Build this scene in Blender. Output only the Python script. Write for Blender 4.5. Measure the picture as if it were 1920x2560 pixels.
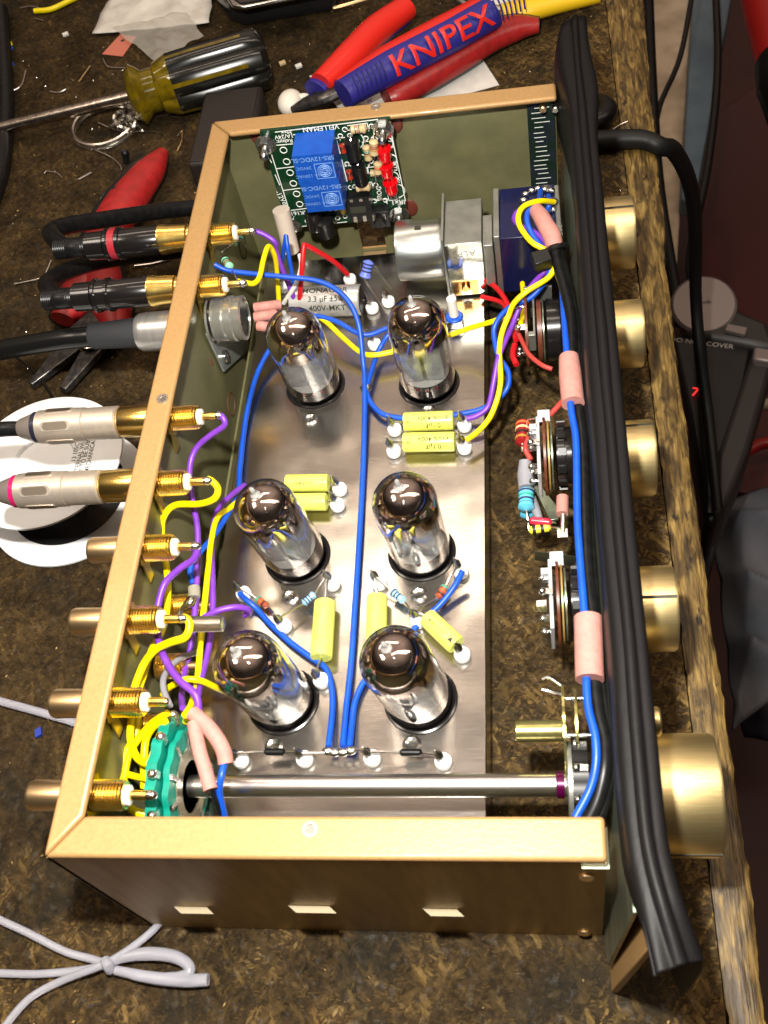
import bpy, bmesh, math, random
from mathutils import Vector, Matrix, noise
C = bpy.context; sc = C.scene; col = sc.collection
for o in list(bpy.data.objects): bpy.data.objects.remove(o)
random.seed(7)
S = .01                                   # everything below is written in centimetres
V = Vector
# ---------------------------------------------------------------- camera
FPX = 2227.0; PPX, PPY = 829.5, 1106.0    # focal length / centre on a 1659 x 2212 grid
RX = V((0.9854966, 0.04694256, 0.16307314)); RY = V((0.0514792, 0.83298922, -0.55088915)); RZ = V((-0.16169832, 0.55129426, 0.81849148))
CAM = V((12.77, -6.46, 31.8))
cd = bpy.data.cameras.new('camera'); cam = bpy.data.objects.new('camera', cd); col.objects.link(cam)
cam.matrix_world = Matrix(((RX.x, RX.y, RX.z, CAM.x*S), (RY.x, RY.y, RY.z, CAM.y*S), (RZ.x, RZ.y, RZ.z, CAM.z*S), (0, 0, 0, 1)))
cd.sensor_fit = 'VERTICAL'; cd.sensor_height = 36; cd.lens = 36*FPX/2212; cd.clip_start = .01; cd.clip_end = 20
cd.dof.use_dof = True; cd.dof.focus_distance = .40; cd.dof.aperture_fstop = 34
sc.camera = cam
sc.render.resolution_x = 768; sc.render.resolution_y = 1024
sc.view_settings.view_transform = 'Standard'; sc.view_settings.look = 'None'; sc.view_settings.exposure = 0; sc.view_settings.gamma = 1
# ---------------------------------------------------------------- world and lamps
w = bpy.data.worlds.new('World'); sc.world = w; w.use_nodes = True
wn = w.node_tree; bg = wn.nodes['Background']
tc = wn.nodes.new('ShaderNodeTexCoord'); nz = wn.nodes.new('ShaderNodeTexNoise'); nz.inputs['Scale'].default_value = 1.1
cr = wn.nodes.new('ShaderNodeValToRGB'); cr.color_ramp.elements[0].position = .42; cr.color_ramp.elements[0].color = (.25, .18, .14, 1)
cr.color_ramp.elements[1].position = .62; cr.color_ramp.elements[1].color = (.46, .34, .27, 1)
wn.links.new(tc.outputs['Generated'], nz.inputs['Vector']); wn.links.new(nz.outputs['Fac'], cr.inputs['Fac']); 
sx = wn.nodes.new('ShaderNodeSeparateXYZ'); wn.links.new(tc.outputs['Generated'], sx.inputs[0])
yy_ = wn.nodes.new('ShaderNodeMath'); yy_.operation = 'MULTIPLY_ADD'; yy_.inputs[1].default_value = .35; wn.links.new(sx.outputs[1], yy_.inputs[0]); wn.links.new(sx.outputs[2], yy_.inputs[2])
zr = wn.nodes.new('ShaderNodeMapRange'); zr.interpolation_type = 'SMOOTHSTEP'; zr.inputs['From Min'].default_value = .42; zr.inputs['From Max'].default_value = .95; zr.inputs['To Min'].default_value = .06; wn.links.new(yy_.outputs[0], zr.inputs['Value'])
mu = wn.nodes.new('ShaderNodeVectorMath'); mu.operation = 'SCALE'; wn.links.new(cr.outputs['Color'], mu.inputs[0]); wn.links.new(zr.outputs['Result'], mu.inputs['Scale']); wn.links.new(mu.outputs[0], bg.inputs['Color'])
bg.inputs['Strength'].default_value = 1.25
def area(name, loc, target, size, sizey, power, colr, shape='RECTANGLE'):
    l = bpy.data.lights.new(name, 'AREA'); l.shape = shape; l.size = size*S; l.size_y = sizey*S; l.energy = power; l.color = colr
    o = bpy.data.objects.new(name, l); col.objects.link(o); o.location = V(loc)*S
    o.rotation_euler = (V(target)-V(loc)).to_track_quat('-Z', 'Y').to_euler(); return o
area('camera_flash', (9.9, -.2, 34.4), (8, 11, 0), 1.5, 1.5, 3.05, (1, .96, .88), 'DISK')
area('fluorescent_lamp', (36, 16, 95), (8, 14, 0), 11, 90, 2.4, (1, .86, .7))
area('added_highlight_lamp', (-46, 4, 95), (2, 14, 0), 34, 16, 2.8, (1, .87, .72))  # unseen lamp, added to put highlights on the phono socket barrels
area('fluorescent_lamp', (62, 26, 90), (8, 14, 0), 11, 80, 1.7, (1, .86, .7))
area('fluorescent_lamp', (-12, 64, 95), (5, 14, 0), 90, 9, 2.6, (1, .84, .66))
# ---------------------------------------------------------------- pixel grid helpers (where a sight line meets a real plane)
def ray(u, v):
    d = V((u-PPX, -(v-PPY), -FPX)); return V((RX.dot(d), RY.dot(d), RZ.dot(d)))
def P(u, v, z): d = ray(u, v); return CAM + d*((z-CAM.z)/d.z)
def PX(u, v, x): d = ray(u, v); return CAM + d*((x-CAM.x)/d.x)
def PY(u, v, y): d = ray(u, v); return CAM + d*((y-CAM.y)/d.y)
def J(p):
    q = V(p)-CAM; c = RX*q.x + RY*q.y + RZ*q.z
    return (PPX+FPX*c.x/-c.z, PPY-FPX*c.y/-c.z)
KC = {1: (0, 0, .5787), 2: (0, 480, .3858), 3: (560, 240, .33755), 4: (960, 360, .44605), 5: (700, 0, .73538), 6: (0, 940, .37372), 7: (540, 1100, .40989),
      8: (1200, 960, .434), 9: (0, 1440, .38577), 10: (500, 1740, .434), 11: (1200, 1560, .434), 12: (0, 1960, 1.1573), 13: (460, 560, .26522),
      14: (1340, 0, .3496), 15: (1560, 600, .36181), 16: (1300, 1900, .33755), 17: (60, 2000, .38577), 21: (360, 1400, .16878), 22: (220, 1740, .22905),
      23: (1240, 820, .13559), 24: (1280, 1040, .17182), 25: (0, 980, .25316), 26: (600, 280, .26522), 27: (1100, 440, .217), 28: (1340, 1640, .19892)}
def k(n, x, y): a, b, s = KC[n]; return ((a+x*s)/1.1573, (b+y*s)/1.1573)
def KP(n, x, y, z): return P(*k(n, x, y), z)
def kp(n, pts): return [KP(n, *p) for p in pts]
def DP(pts): return [P(*p) for p in pts]
def yrow(v, z, x=.2):
    lo, hi = -2., 32.
    for _ in range(40):
        m = (lo+hi)/2
        if J((x, m, z))[1] > v: lo = m
        else: hi = m
    return lo
# ---------------------------------------------------------------- materials
MATS = {}
def mat(name, c=(.5, .5, .5), rough=.5, metal=0, c2=None, nscale=3, bump=0, bscale=8, trans=0, ior=1.45, coat=0, alpha=1, stretch=None, emit=None, sub=0, thr=(.4, .65), spec=.5):
    if name in MATS: return MATS[name]
    m = bpy.data.materials.new(name); m.use_nodes = True; nt = m.node_tree; b = nt.nodes['Principled BSDF']
    b.inputs['Base Color'].default_value = (*c, 1); b.inputs['Roughness'].default_value = rough; b.inputs['Metallic'].default_value = metal
    b.inputs['Transmission Weight'].default_value = trans; b.inputs['IOR'].default_value = ior; b.inputs['Coat Weight'].default_value = coat; b.inputs['Coat Roughness'].default_value = .08
    b.inputs['Alpha'].default_value = alpha; b.inputs['Specular IOR Level'].default_value = spec; b.inputs['Subsurface Weight'].default_value = sub; b.inputs['Subsurface Radius'].default_value = (.002, .002, .002)
    if emit: b.inputs['Emission Color'].default_value = (*emit[0], 1); b.inputs['Emission Strength'].default_value = emit[1]
    if c2 or bump:
        t = nt.nodes.new('ShaderNodeTexCoord'); mp = nt.nodes.new('ShaderNodeMapping'); nt.links.new(t.outputs['Object'], mp.inputs['Vector'])
        mp.inputs['Scale'].default_value = tuple(100*q for q in (stretch or (1, 1, 1)))
    if c2:
        n = nt.nodes.new('ShaderNodeTexNoise'); n.inputs['Scale'].default_value = nscale; n.inputs['Detail'].default_value = 6
        r = nt.nodes.new('ShaderNodeValToRGB'); r.color_ramp.elements[0].position = thr[0]; r.color_ramp.elements[1].position = thr[1]
        r.color_ramp.elements[0].color = (*c, 1); r.color_ramp.elements[1].color = (*c2, 1)
        nt.links.new(mp.outputs['Vector'], n.inputs['Vector']); nt.links.new(n.outputs['Fac'], r.inputs['Fac']); nt.links.new(r.outputs['Color'], b.inputs['Base Color'])
    if bump:
        n = nt.nodes.new('ShaderNodeTexNoise'); n.inputs['Scale'].default_value = bscale; n.inputs['Detail'].default_value = 4
        bp = nt.nodes.new('ShaderNodeBump'); bp.inputs['Strength'].default_value = bump; bp.inputs['Distance'].default_value = .0004
        nt.links.new(mp.outputs['Vector'], n.inputs['Vector']); nt.links.new(n.outputs['Fac'], bp.inputs['Height']); nt.links.new(bp.outputs['Normal'], b.inputs['Normal'])
    MATS[name] = m; return m
def pm(name, **kw):   # a material dusted and scuffed a little
    return mat(name, **kw)
PAINT = mat('gold_hammered_paint', (.38, .22, .085), .42, .15, c2=(.335, .195, .075), nscale=9, bump=.16, bscale=9, coat=.15)
OLIVE = mat('olive_passivated_steel', (.15, .145, .07), .4, .3, c2=(.20, .185, .09), nscale=.7, bump=.1, bscale=25)
ZINC = mat('green_zinc', (.16, .2, .15), .3, .8, c2=(.3, .32, .24), nscale=1.2, bump=.15, bscale=4, stretch=(1, .2, 1))
STEEL = mat('bright_steel', (.62, .62, .6), .22, 1, c2=(.5, .5, .48), nscale=3)
GALV = mat('grey_pressed_steel', (.36, .37, .34), .42, .85, c2=(.28, .29, .27), nscale=1.5, bump=.1, bscale=10)
CHROME = mat('chrome', (.8, .8, .8), .07, 1)
TIN = mat('tinned_lead', (.7, .66, .6), .25, 1)
SOLDER = mat('solder', (.72, .72, .7), .16, 1, bump=.6, bscale=14)
GOLD = mat('gold_plating', (1, .76, .25), .24, 1, c2=(1, .66, .16), nscale=5)
ROSE = mat('copper_gold_plating', (1, .72, .38), .33, 1)
BRASSK = mat('gold_anodised_knob', (1, .83, .42), .38, 1, c2=(.95, .74, .34), nscale=6, stretch=(.1, 3, 3), bump=.12, bscale=14)
BLACK = mat('black_plastic', (.006, .006, .006), .36, spec=.35)
BLACKM = mat('black_rubber', (.005, .005, .0055), .34, c2=(.009, .009, .009), nscale=4, spec=.3)
BLACKA = mat('black_anodised', (.008, .007, .007), .2, .0, coat=.3)
BLUE = mat('blue_wire_sleeve', (.006, .075, .5), .38, c2=(.005, .06, .42), nscale=2)
YEL = mat('yellow_wire_sleeve', (.85, .68, .0), .38, c2=(.75, .6, .0), nscale=2)
PUR = mat('violet_wire_sleeve', (.17, .04, .42), .38, c2=(.14, .03, .34), nscale=2)
RED = mat('red_wire_sleeve', (.5, .008, .012), .35)
RUST = mat('faded_red_wire_sleeve', (.42, .045, .035), .45)
WHT = mat('white_wire_sleeve', (.72, .71, .66), .4)
PINK = mat('pink_silicone_sleeve', (.46, .205, .175), .7, c2=(.41, .18, .15), nscale=5, bump=.3, bscale=16)
GREYS = mat('clear_grey_sleeve', (.32, .32, .36), .35, trans=.3)
PTFE = mat('white_insulator', (.78, .8, .8), .4, sub=.2)
CAPY = mat('yellow_film_foil_jacket', (.72, .74, .13), .3, c2=(.66, .68, .1), nscale=3, coat=.3)
CAPE = mat('yellow_epoxy_end', (.68, .72, .12), .45, c2=(.55, .62, .1), nscale=8)
INK = mat('dark_ink', (.03, .03, .02), .6)
WINK = mat('white_print', (.75, .76, .72), .6)
PCB = mat('green_solder_mask', (.0025, .032, .011), .22, c2=(.002, .024, .009), nscale=2, coat=.3)
RELAY = mat('blue_relay_case', (.004, .075, .42), .33, c2=(.004, .06, .36), nscale=3)
RLINK = mat('pale_blue_print', (.16, .3, .62), .5)
LEDR = mat('red_led_lens', (.65, .002, .006), .12, coat=.6)
BEIGE = mat('beige_resistor_lacquer', (.5, .38, .2), .3, coat=.4)
PAPER = mat('white_paper', (.62, .6, .56), .8, c2=(.55, .53, .5), nscale=1.5)
TAN = mat('tan_plate', (.36, .25, .13), .5, .3)
RUSTB = mat('rusty_brown', (.16, .05, .02), .6, c2=(.07, .03, .015), nscale=10)
DKRED = mat('dipped_red_grip', (.33, .014, .014), .36, c2=(.25, .011, .011), nscale=2.5, bump=.3, bscale=6)
BRRED = mat('bright_red_grip', (.62, .02, .012), .3, bump=.15, bscale=6)
NAVY = mat('deep_blue_grip', (.022, .02, .2), .4, bump=.25, bscale=12)
GRIPB = mat('black_grip', (.012, .012, .012), .4, bump=.3, bscale=6)
JAW = mat('blackened_tool_steel', (.05, .05, .055), .3, .8, c2=(.12, .11, .1), nscale=4)
SATIN = mat('satin_nickel', (.62, .54, .45), .4, .75, c2=(.56, .49, .41), nscale=5)
POTB = mat('dark_blue_phenolic', (.003, .005, .032), .28, c2=(.004, .007, .045), nscale=2, coat=.3)
BROWNW = mat('brown_phenolic', (.09, .022, .01), .4, c2=(.13, .035, .015), nscale=4)
GREENW = mat('green_glass_epoxy', (.0, .25, .18), .45, c2=(.0, .2, .14), nscale=3)
WPLAST = mat('white_spool_plastic', (.78, .79, .8), .42, c2=(.72, .74, .76), nscale=.8, sub=.1)

def plate_mat():
    m = bpy.data.materials.new('brushed_aluminium_sheet'); m.use_nodes = True; nt = m.node_tree; b = nt.nodes['Principled BSDF']; L = nt.links.new
    b.inputs['Metallic'].default_value = 1
    t = nt.nodes.new('ShaderNodeTexCoord')
    def nze(sc_, det, st=(100, 100, 100)):
        mp = nt.nodes.new('ShaderNodeMapping'); mp.inputs['Scale'].default_value = st; L(t.outputs['Object'], mp.inputs['Vector'])
        n = nt.nodes.new('ShaderNodeTexNoise'); n.inputs['Scale'].default_value = sc_; n.inputs['Detail'].default_value = det; L(mp.outputs['Vector'], n.inputs['Vector']); return n
    a = nze(.35, 5); r = nt.nodes.new('ShaderNodeValToRGB'); r.color_ramp.elements[0].position = .3; r.color_ramp.elements[1].position = .7
    r.color_ramp.elements[0].color = (.37, .345, .315, 1); r.color_ramp.elements[1].color = (.49, .45, .41, 1); L(a.outputs['Fac'], r.inputs['Fac']); L(r.outputs['Color'], b.inputs['Base Color'])
    a2 = nze(6, 5, (20, 300, 100)); mr = nt.nodes.new('ShaderNodeMapRange'); mr.inputs['To Min'].default_value = .16; mr.inputs['To Max'].default_value = .26; L(a2.outputs['Fac'], mr.inputs['Value']); L(mr.outputs['Result'], b.inputs['Roughness'])
    bp = nt.nodes.new('ShaderNodeBump'); bp.inputs['Strength'].default_value = .05; bp.inputs['Distance'].default_value = .0002; a3 = nze(10, 3, (30, 300, 100)); L(a3.outputs['Fac'], bp.inputs['Height'])
    a4 = nze(.22, 2); bp2 = nt.nodes.new('ShaderNodeBump'); bp2.inputs['Strength'].default_value = .35; bp2.inputs['Distance'].default_value = .003; L(a4.outputs['Fac'], bp2.inputs['Height']); L(bp.outputs['Normal'], bp2.inputs['Normal']); L(bp2.outputs['Normal'], b.inputs['Normal'])
    return m
PLATE = plate_mat()

def board_mat():
    m = bpy.data.materials.new('soiled_particle_board'); m.use_nodes = True; nt = m.node_tree; b = nt.nodes['Principled BSDF']; L = nt.links.new
    t = nt.nodes.new('ShaderNodeTexCoord')
    def mp(scale, rot=0):
        q = nt.nodes.new('ShaderNodeMapping'); q.vector_type = 'TEXTURE'; q.inputs['Scale'].default_value = tuple(1/z_ for z_ in scale); q.inputs['Rotation'].default_value = (0, 0, rot); return q
    def math_(op, a, bb, clamp=False):
        q = nt.nodes.new('ShaderNodeMath'); q.operation = op; q.use_clamp = clamp
        for i, s in enumerate((a, bb)):
            if isinstance(s, (int, float)): q.inputs[i].default_value = s
            elif s is not None: L(s, q.inputs[i])
        return q.outputs[0]
    def ns(scale, det, vec=None, dist=0, rough=.6):
        n = nt.nodes.new('ShaderNodeTexNoise'); n.inputs['Scale'].default_value = scale; n.inputs['Detail'].default_value = det; n.inputs['Distortion'].default_value = dist; n.inputs['Roughness'].default_value = rough
        L(vec or t.outputs['Object'], n.inputs['Vector']); return n
    def rmp(src, a, bb, lo=0, hi=1):
        q = nt.nodes.new('ShaderNodeMapRange'); q.inputs['From Min'].default_value = a; q.inputs['From Max'].default_value = bb; q.inputs['To Min'].default_value = lo; q.inputs['To Max'].default_value = hi; L(src, q.inputs['Value']); return q.outputs['Result']
    chips = None
    for i, (rot, sx, sy, thr, q0) in enumerate(((.5, 150, 520, .55, .55), (1.9, 120, 460, .62, 1), (-.9, 140, 430, .6, .7), (2.7, 230, 800, .5, .5), (1.2, 85, 270, .82, 1), (-2.1, 180, 620, .55, .8), (.1, 300, 900, .5, .6))):
        q = mp((sx, sy, 200), rot); L(t.outputs['Object'], q.inputs['Vector'])
        wob = ns(420, 3); add = nt.nodes.new('ShaderNodeVectorMath'); add.operation = 'ADD'
        sc2 = nt.nodes.new('ShaderNodeVectorMath'); sc2.operation = 'SCALE'; sc2.inputs['Scale'].default_value = 1.0; L(wob.outputs['Color'], sc2.inputs[0]); L(q.outputs['Vector'], add.inputs[0]); L(sc2.outputs[0], add.inputs[1])
        vo = nt.nodes.new('ShaderNodeTexVoronoi'); vo.inputs['Scale'].default_value = .9 + .1*i; L(add.outputs[0], vo.inputs['Vector'])
        sep = nt.nodes.new('ShaderNodeSeparateColor'); L(vo.outputs['Color'], sep.inputs['Color'])
        on = rmp(sep.outputs[0], thr, thr+.3); core = rmp(vo.outputs['Distance'], .55, .38)
        c = math_('MULTIPLY', on, core, True); c = math_('MULTIPLY', c, rmp(sep.outputs[1], 0, 1, .15, q0), True)
        chips = c if chips is None else math_('MAXIMUM', chips, c)
    big = ns(14, 5, rough=.65); mid = ns(55, 5); fine = ns(330, 4); fib = ns(1, 5, mp((700, 160, 300), .7).outputs['Vector'], 0)
    L(t.outputs['Object'], fib.inputs['Vector'].links[0].from_node.inputs['Vector'])
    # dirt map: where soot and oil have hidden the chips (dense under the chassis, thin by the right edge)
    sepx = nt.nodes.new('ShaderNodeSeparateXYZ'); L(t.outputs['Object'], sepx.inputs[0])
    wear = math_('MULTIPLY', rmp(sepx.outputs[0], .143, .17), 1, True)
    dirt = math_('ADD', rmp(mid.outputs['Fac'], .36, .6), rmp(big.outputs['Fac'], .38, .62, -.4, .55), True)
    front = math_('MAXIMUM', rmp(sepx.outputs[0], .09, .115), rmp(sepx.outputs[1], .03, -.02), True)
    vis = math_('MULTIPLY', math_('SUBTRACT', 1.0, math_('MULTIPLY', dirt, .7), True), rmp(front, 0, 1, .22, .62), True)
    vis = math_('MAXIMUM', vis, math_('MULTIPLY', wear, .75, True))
    spk = math_('MULTIPLY', rmp(ns(620, 5, rough=.75).outputs['Fac'], .56, .68), math_('SUBTRACT', 1.0, math_('MULTIPLY', dirt, .75), True), True)
    chips2 = math_('MAXIMUM', math_('MULTIPLY', chips, vis, True), math_('MULTIPLY', spk, .42), True)
    ground = nt.nodes.new('ShaderNodeMixRGB'); ground.inputs[1].default_value = (.008, .0062, .0042, 1); ground.inputs[2].default_value = (.052, .033, .0155, 1)
    gm = math_('ADD', math_('MULTIPLY', rmp(fine.outputs['Fac'], .4, .68), .45), math_('MULTIPLY', rmp(mid.outputs['Fac'], .7, .4), .4), True)
    gm = math_('ADD', gm, math_('MULTIPLY', wear, .25), True)
    L(gm, ground.inputs[0])
    chipc = nt.nodes.new('ShaderNodeMixRGB'); chipc.inputs[1].default_value = (.16, .085, .02, 1); chipc.inputs[2].default_value = (.46, .30, .10, 1); L(rmp(fib.outputs['Fac'], .35, .65), chipc.inputs[0])
    mx = nt.nodes.new('ShaderNodeMixRGB'); L(chips2, mx.inputs[0]); L(ground.outputs[0], mx.inputs[1]); L(chipc.outputs[0], mx.inputs[2])
    # blackened oil blotches
    bl = ns(22, 6, dist=.6); mx2 = nt.nodes.new('ShaderNodeMixRGB'); mx2.inputs[2].default_value = (.012, .012, .010, 1)
    L(math_('MULTIPLY', rmp(bl.outputs['Fac'], .54, .63), .55, True), mx2.inputs[0]); L(mx.outputs[0], mx2.inputs[1]); L(mx2.outputs[0], b.inputs['Base Color'])
    L(rmp(fine.outputs['Fac'], .3, .72, .85, .6), b.inputs['Roughness']); L(rmp(ns(300, 4).outputs['Fac'], .56, .75, .03, .5), b.inputs['Specular IOR Level'])
    h = math_('ADD', math_('MULTIPLY', chips, .5), math_('MULTIPLY', fine.outputs['Fac'], .8)); h = math_('ADD', h, mid.outputs['Fac'])
    bp = nt.nodes.new('ShaderNodeBump'); bp.inputs['Strength'].default_value = .7; bp.inputs['Distance'].default_value = .0005; L(h, bp.inputs['Height']); L(bp.outputs['Normal'], b.inputs['Normal'])
    return m
BOARD = board_mat()
def wood_mat():
    m = bpy.data.materials.new('worn_wood_lipping'); m.use_nodes = True; nt = m.node_tree; b = nt.nodes['Principled BSDF']; L = nt.links.new
    t = nt.nodes.new('ShaderNodeTexCoord')
    def ns(st, sc_, det, dist=0):
        mp = nt.nodes.new('ShaderNodeMapping'); mp.inputs['Scale'].default_value = st; L(t.outputs['Object'], mp.inputs['Vector'])
        n = nt.nodes.new('ShaderNodeTexNoise'); n.inputs['Scale'].default_value = sc_; n.inputs['Detail'].default_value = det; n.inputs['Distortion'].default_value = dist; L(mp.outputs['Vector'], n.inputs['Vector']); return n.outputs['Fac']
    def ramp(src, stops):
        r = nt.nodes.new('ShaderNodeValToRGB'); e = r.color_ramp.elements
        while len(e) < len(stops): e.new(.5)
        for q, (p, c) in zip(e, stops): q.position = p; q.color = (*c, 1)
        L(src, r.inputs['Fac']); return r.outputs['Color']
    g = ramp(ns((520, 60, 400), 1.6, 9, .6), ((.28, (.03, .017, .006)), (.44, (.12, .07, .016)), (.6, (.2, .125, .03)), (.78, (.36, .26, .085))))
    d = ramp(ns((260, 70, 200), 1.1, 9, .8), ((.42, (1, 1, 1)), (.58, (.34, .32, .28))))
    kn = ramp(ns((160, 80, 160), 1.2, 3), ((.29, (.08, .06, .05)), (.36, (1, 1, 1))))
    m1 = nt.nodes.new('ShaderNodeMixRGB'); m1.blend_type = 'MULTIPLY'; m1.inputs[0].default_value = 1; L(g, m1.inputs[1]); L(d, m1.inputs[2])
    m2 = nt.nodes.new('ShaderNodeMixRGB'); m2.blend_type = 'MULTIPLY'; m2.inputs[0].default_value = 1; L(m1.outputs[0], m2.inputs[1]); L(kn, m2.inputs[2]); L(m2.outputs[0], b.inputs['Base Color'])
    b.inputs['Roughness'].default_value = .5
    bp = nt.nodes.new('ShaderNodeBump'); bp.inputs['Strength'].default_value = .8; bp.inputs['Distance'].default_value = .0008; L(ns((700, 40, 400), 1.6, 6), bp.inputs['Height']); L(bp.outputs['Normal'], b.inputs['Normal'])
    return m
WOOD = wood_mat()
def getter_mat():
    m = bpy.data.materials.new('getter_flash_mirror'); m.use_nodes = True; nt = m.node_tree; b = nt.nodes['Principled BSDF']; L = nt.links.new
    b.inputs['Base Color'].default_value = (.62, .52, .46, 1); b.inputs['Metallic'].default_value = 1; b.inputs['Roughness'].default_value = .07
    t = nt.nodes.new('ShaderNodeTexCoord'); s = nt.nodes.new('ShaderNodeSeparateXYZ'); L(t.outputs['Object'], s.inputs[0])
    n = nt.nodes.new('ShaderNodeTexNoise'); n.inputs['Scale'].default_value = 90; L(t.outputs['Object'], n.inputs['Vector'])
    a = nt.nodes.new('ShaderNodeMath'); a.operation = 'MULTIPLY_ADD'; a.inputs[1].default_value = .0035; L(n.outputs['Fac'], a.inputs[0]); L(s.outputs[2], a.inputs[2])
    r = nt.nodes.new('ShaderNodeMapRange'); r.inputs['From Min'].default_value = .0252; r.inputs['From Max'].default_value = .0285; L(a.outputs[0], r.inputs['Value']); L(r.outputs['Result'], b.inputs['Alpha'])
    return m
GETTER = getter_mat()
GLASS = mat('clear_tube_glass', (1, 1, 1), .0, trans=1, ior=1.47)
ANODE = mat('grey_anode_steel', (.46, .48, .5), .4, .35, c2=(.34, .36, .38), nscale=4)
TIP = mat('pale_glass_tip', (.75, .75, .74), .08, trans=.65, coat=.5)
MICA = mat('mica_spacer', (.72, .71, .68), .4, alpha=.8)
# ---------------------------------------------------------------- mesh builder
def crom(pts, n=6):
    if len(pts) < 3: return pts
    q = [pts[0]*2-pts[1]]+list(pts)+[pts[-1]*2-pts[-2]]; out = []
    for i in range(1, len(q)-2):
        a, b, c, d = q[i-1:i+3]
        for j in range(n):
            t = j/n; out.append(.5*((2*b)+(c-a)*t+(2*a-5*b+4*c-d)*t*t+(3*b-a-3*c+d)*t**3))
    out.append(pts[-1]); return out
def frame(d):
    d = d.normalized(); a = V((0, 0, 1)) if abs(d.z) < .9 else V((1, 0, 0)); u = d.cross(a).normalized(); return u, d.cross(u).normalized()
class MB:
    def __init__(s): s.v = []; s.f = []; s.m = []; s.mi = 0
    def add(s, vs, fs):
        o = len(s.v); s.v += [V(p) for p in vs]; s.f += [tuple(i+o for i in f) for f in fs]; s.m += [s.mi]*len(fs); return s
    def box(s, x0, x1, y0, y1, z0, z1):
        return s.add([(x, y, z) for x in (x0, x1) for y in (y0, y1) for z in (z0, z1)], [(0, 1, 3, 2), (4, 6, 7, 5), (0, 4, 5, 1), (2, 3, 7, 6), (0, 2, 6, 4), (1, 5, 7, 3)])
    def obox(s, c, a, b, d):          # centre and three half-axis vectors
        c = V(c); a = V(a); b = V(b); d = V(d)
        return s.add([c+a*i+b*j+d*l for i in (-1, 1) for j in (-1, 1) for l in (-1, 1)], [(0, 1, 3, 2), (4, 6, 7, 5), (0, 4, 5, 1), (2, 3, 7, 6), (0, 2, 6, 4), (1, 5, 7, 3)])
    def tube(s, pts, r, n=10, sm=6, flat=1, cap=True):
        pts = [V(p) for p in pts]; rs = r if isinstance(r, (list, tuple)) else [r]*len(pts)
        if sm and len(pts) > 2:
            m = len(pts)-1; q = crom(pts, sm); rr = []
            for i in range(len(q)):
                t = i/sm; a = min(int(t), m-1); rr.append(rs[a]+(rs[a+1]-rs[a])*(t-a))
            pts, rs = q, rr
        o = []; fs = []; u, w_ = frame(pts[1]-pts[0])
        for i, p in enumerate(pts):
            d = (pts[min(i+1, len(pts)-1)]-pts[max(i-1, 0)]).normalized()
            u = (u-d*u.dot(d)).normalized(); w_ = d.cross(u)
            for j in range(n):
                a = 2*math.pi*j/n; q = (u*math.cos(a)+w_*math.sin(a))*rs[i]; q.z *= flat; o.append(p+q)
            if i:
                b = (i-1)*n
                for j in range(n): fs.append((b+j, b+(j+1) % n, b+n+(j+1) % n, b+n+j))
        if cap: fs.append(tuple(range(n-1, -1, -1))); fs.append(tuple(range(len(o)-n, len(o))))
        return s.add(o, fs)
    def lathe(s, prof, o, d, n=28):
        o = V(o); d = V(d).normalized(); u, w_ = frame(d); vs = []; fs = []
        for (r, h) in prof:
            for j in range(n):
                a = 2*math.pi*j/n; vs.append(o+d*h+(u*math.cos(a)+w_*math.sin(a))*max(r, .0005))
        for i in range(len(prof)-1):
            b = i*n
            for j in range(n): fs.append((b+j, b+(j+1) % n, b+n+(j+1) % n, b+n+j))
        fs.append(tuple(range(n-1, -1, -1))); fs.append(tuple(range(len(vs)-n, len(vs))))
        return s.add(vs, fs)
    def cyl(s, a, b, r, n=24, ch=.0):
        a = V(a); b = V(b); h = (b-a).length
        return s.lathe([(r, 0), (r, h)] if not ch else [(r-ch, 0), (r, ch), (r, h-ch), (r-ch, h)], a, b-a, n)
    def prism(s, pts, vec):           # polygon of 3D points, extruded by a vector
        n = len(pts); vec = V(vec); pts = [V(p) for p in pts]
        return s.add(pts+[p+vec for p in pts], [tuple(range(n-1, -1, -1)), tuple(range(n, 2*n))]+[(i, (i+1) % n, n+(i+1) % n, n+i) for i in range(n)])
    def ball(s, c, r, sc_=(1, 1, 1), n=10):
        prof = []; vs = []; fs = []; c = V(c)
        for i in range(n+1):
            t = math.pi*i/n
            for j in range(2*n):
                a = math.pi*j/n; vs.append(c+V((math.sin(t)*math.cos(a)*r*sc_[0], math.sin(t)*math.sin(a)*r*sc_[1], -math.cos(t)*r*sc_[2])))
        for i in range(n):
            for j in range(2*n): fs.append((i*2*n+j, i*2*n+(j+1) % (2*n), (i+1)*2*n+(j+1) % (2*n), (i+1)*2*n+j))
        return s.add(vs, fs)
    def torus(s, c, d, R, r, n=28, m=8):
        c = V(c); u, w_ = frame(V(d)); s.tube([c+(u*math.cos(2*math.pi*i/n)+w_*math.sin(2*math.pi*i/n))*R for i in range(n+1)], r, m, 0, cap=False); return s
    def text(s, txt, size, fn, bold=False, align='CENTER', cut=0):
        cu = bpy.data.curves.new('t', 'FONT'); cu.body = txt; cu.size = size; cu.align_x = align; cu.align_y = 'CENTER'; cu.resolution_u = 3; cu.offset = .012*size if bold else 0
        ob = bpy.data.objects.new('t', cu); me = ob.to_mesh()
        b = bmesh.new(); b.from_mesh(me)
        if cut: bmesh.ops.triangulate(b, faces=b.faces[:]); bmesh.ops.subdivide_edges(b, edges=b.edges[:], cuts=cut)
        b.verts.ensure_lookup_table(); b.verts.index_update()
        s.add([fn(v.co.x, v.co.y) for v in b.verts], [tuple(v.index for v in f.verts) for f in b.faces]); b.free()
        ob.to_mesh_clear(); bpy.data.objects.remove(ob); bpy.data.curves.remove(cu); return s
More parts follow.
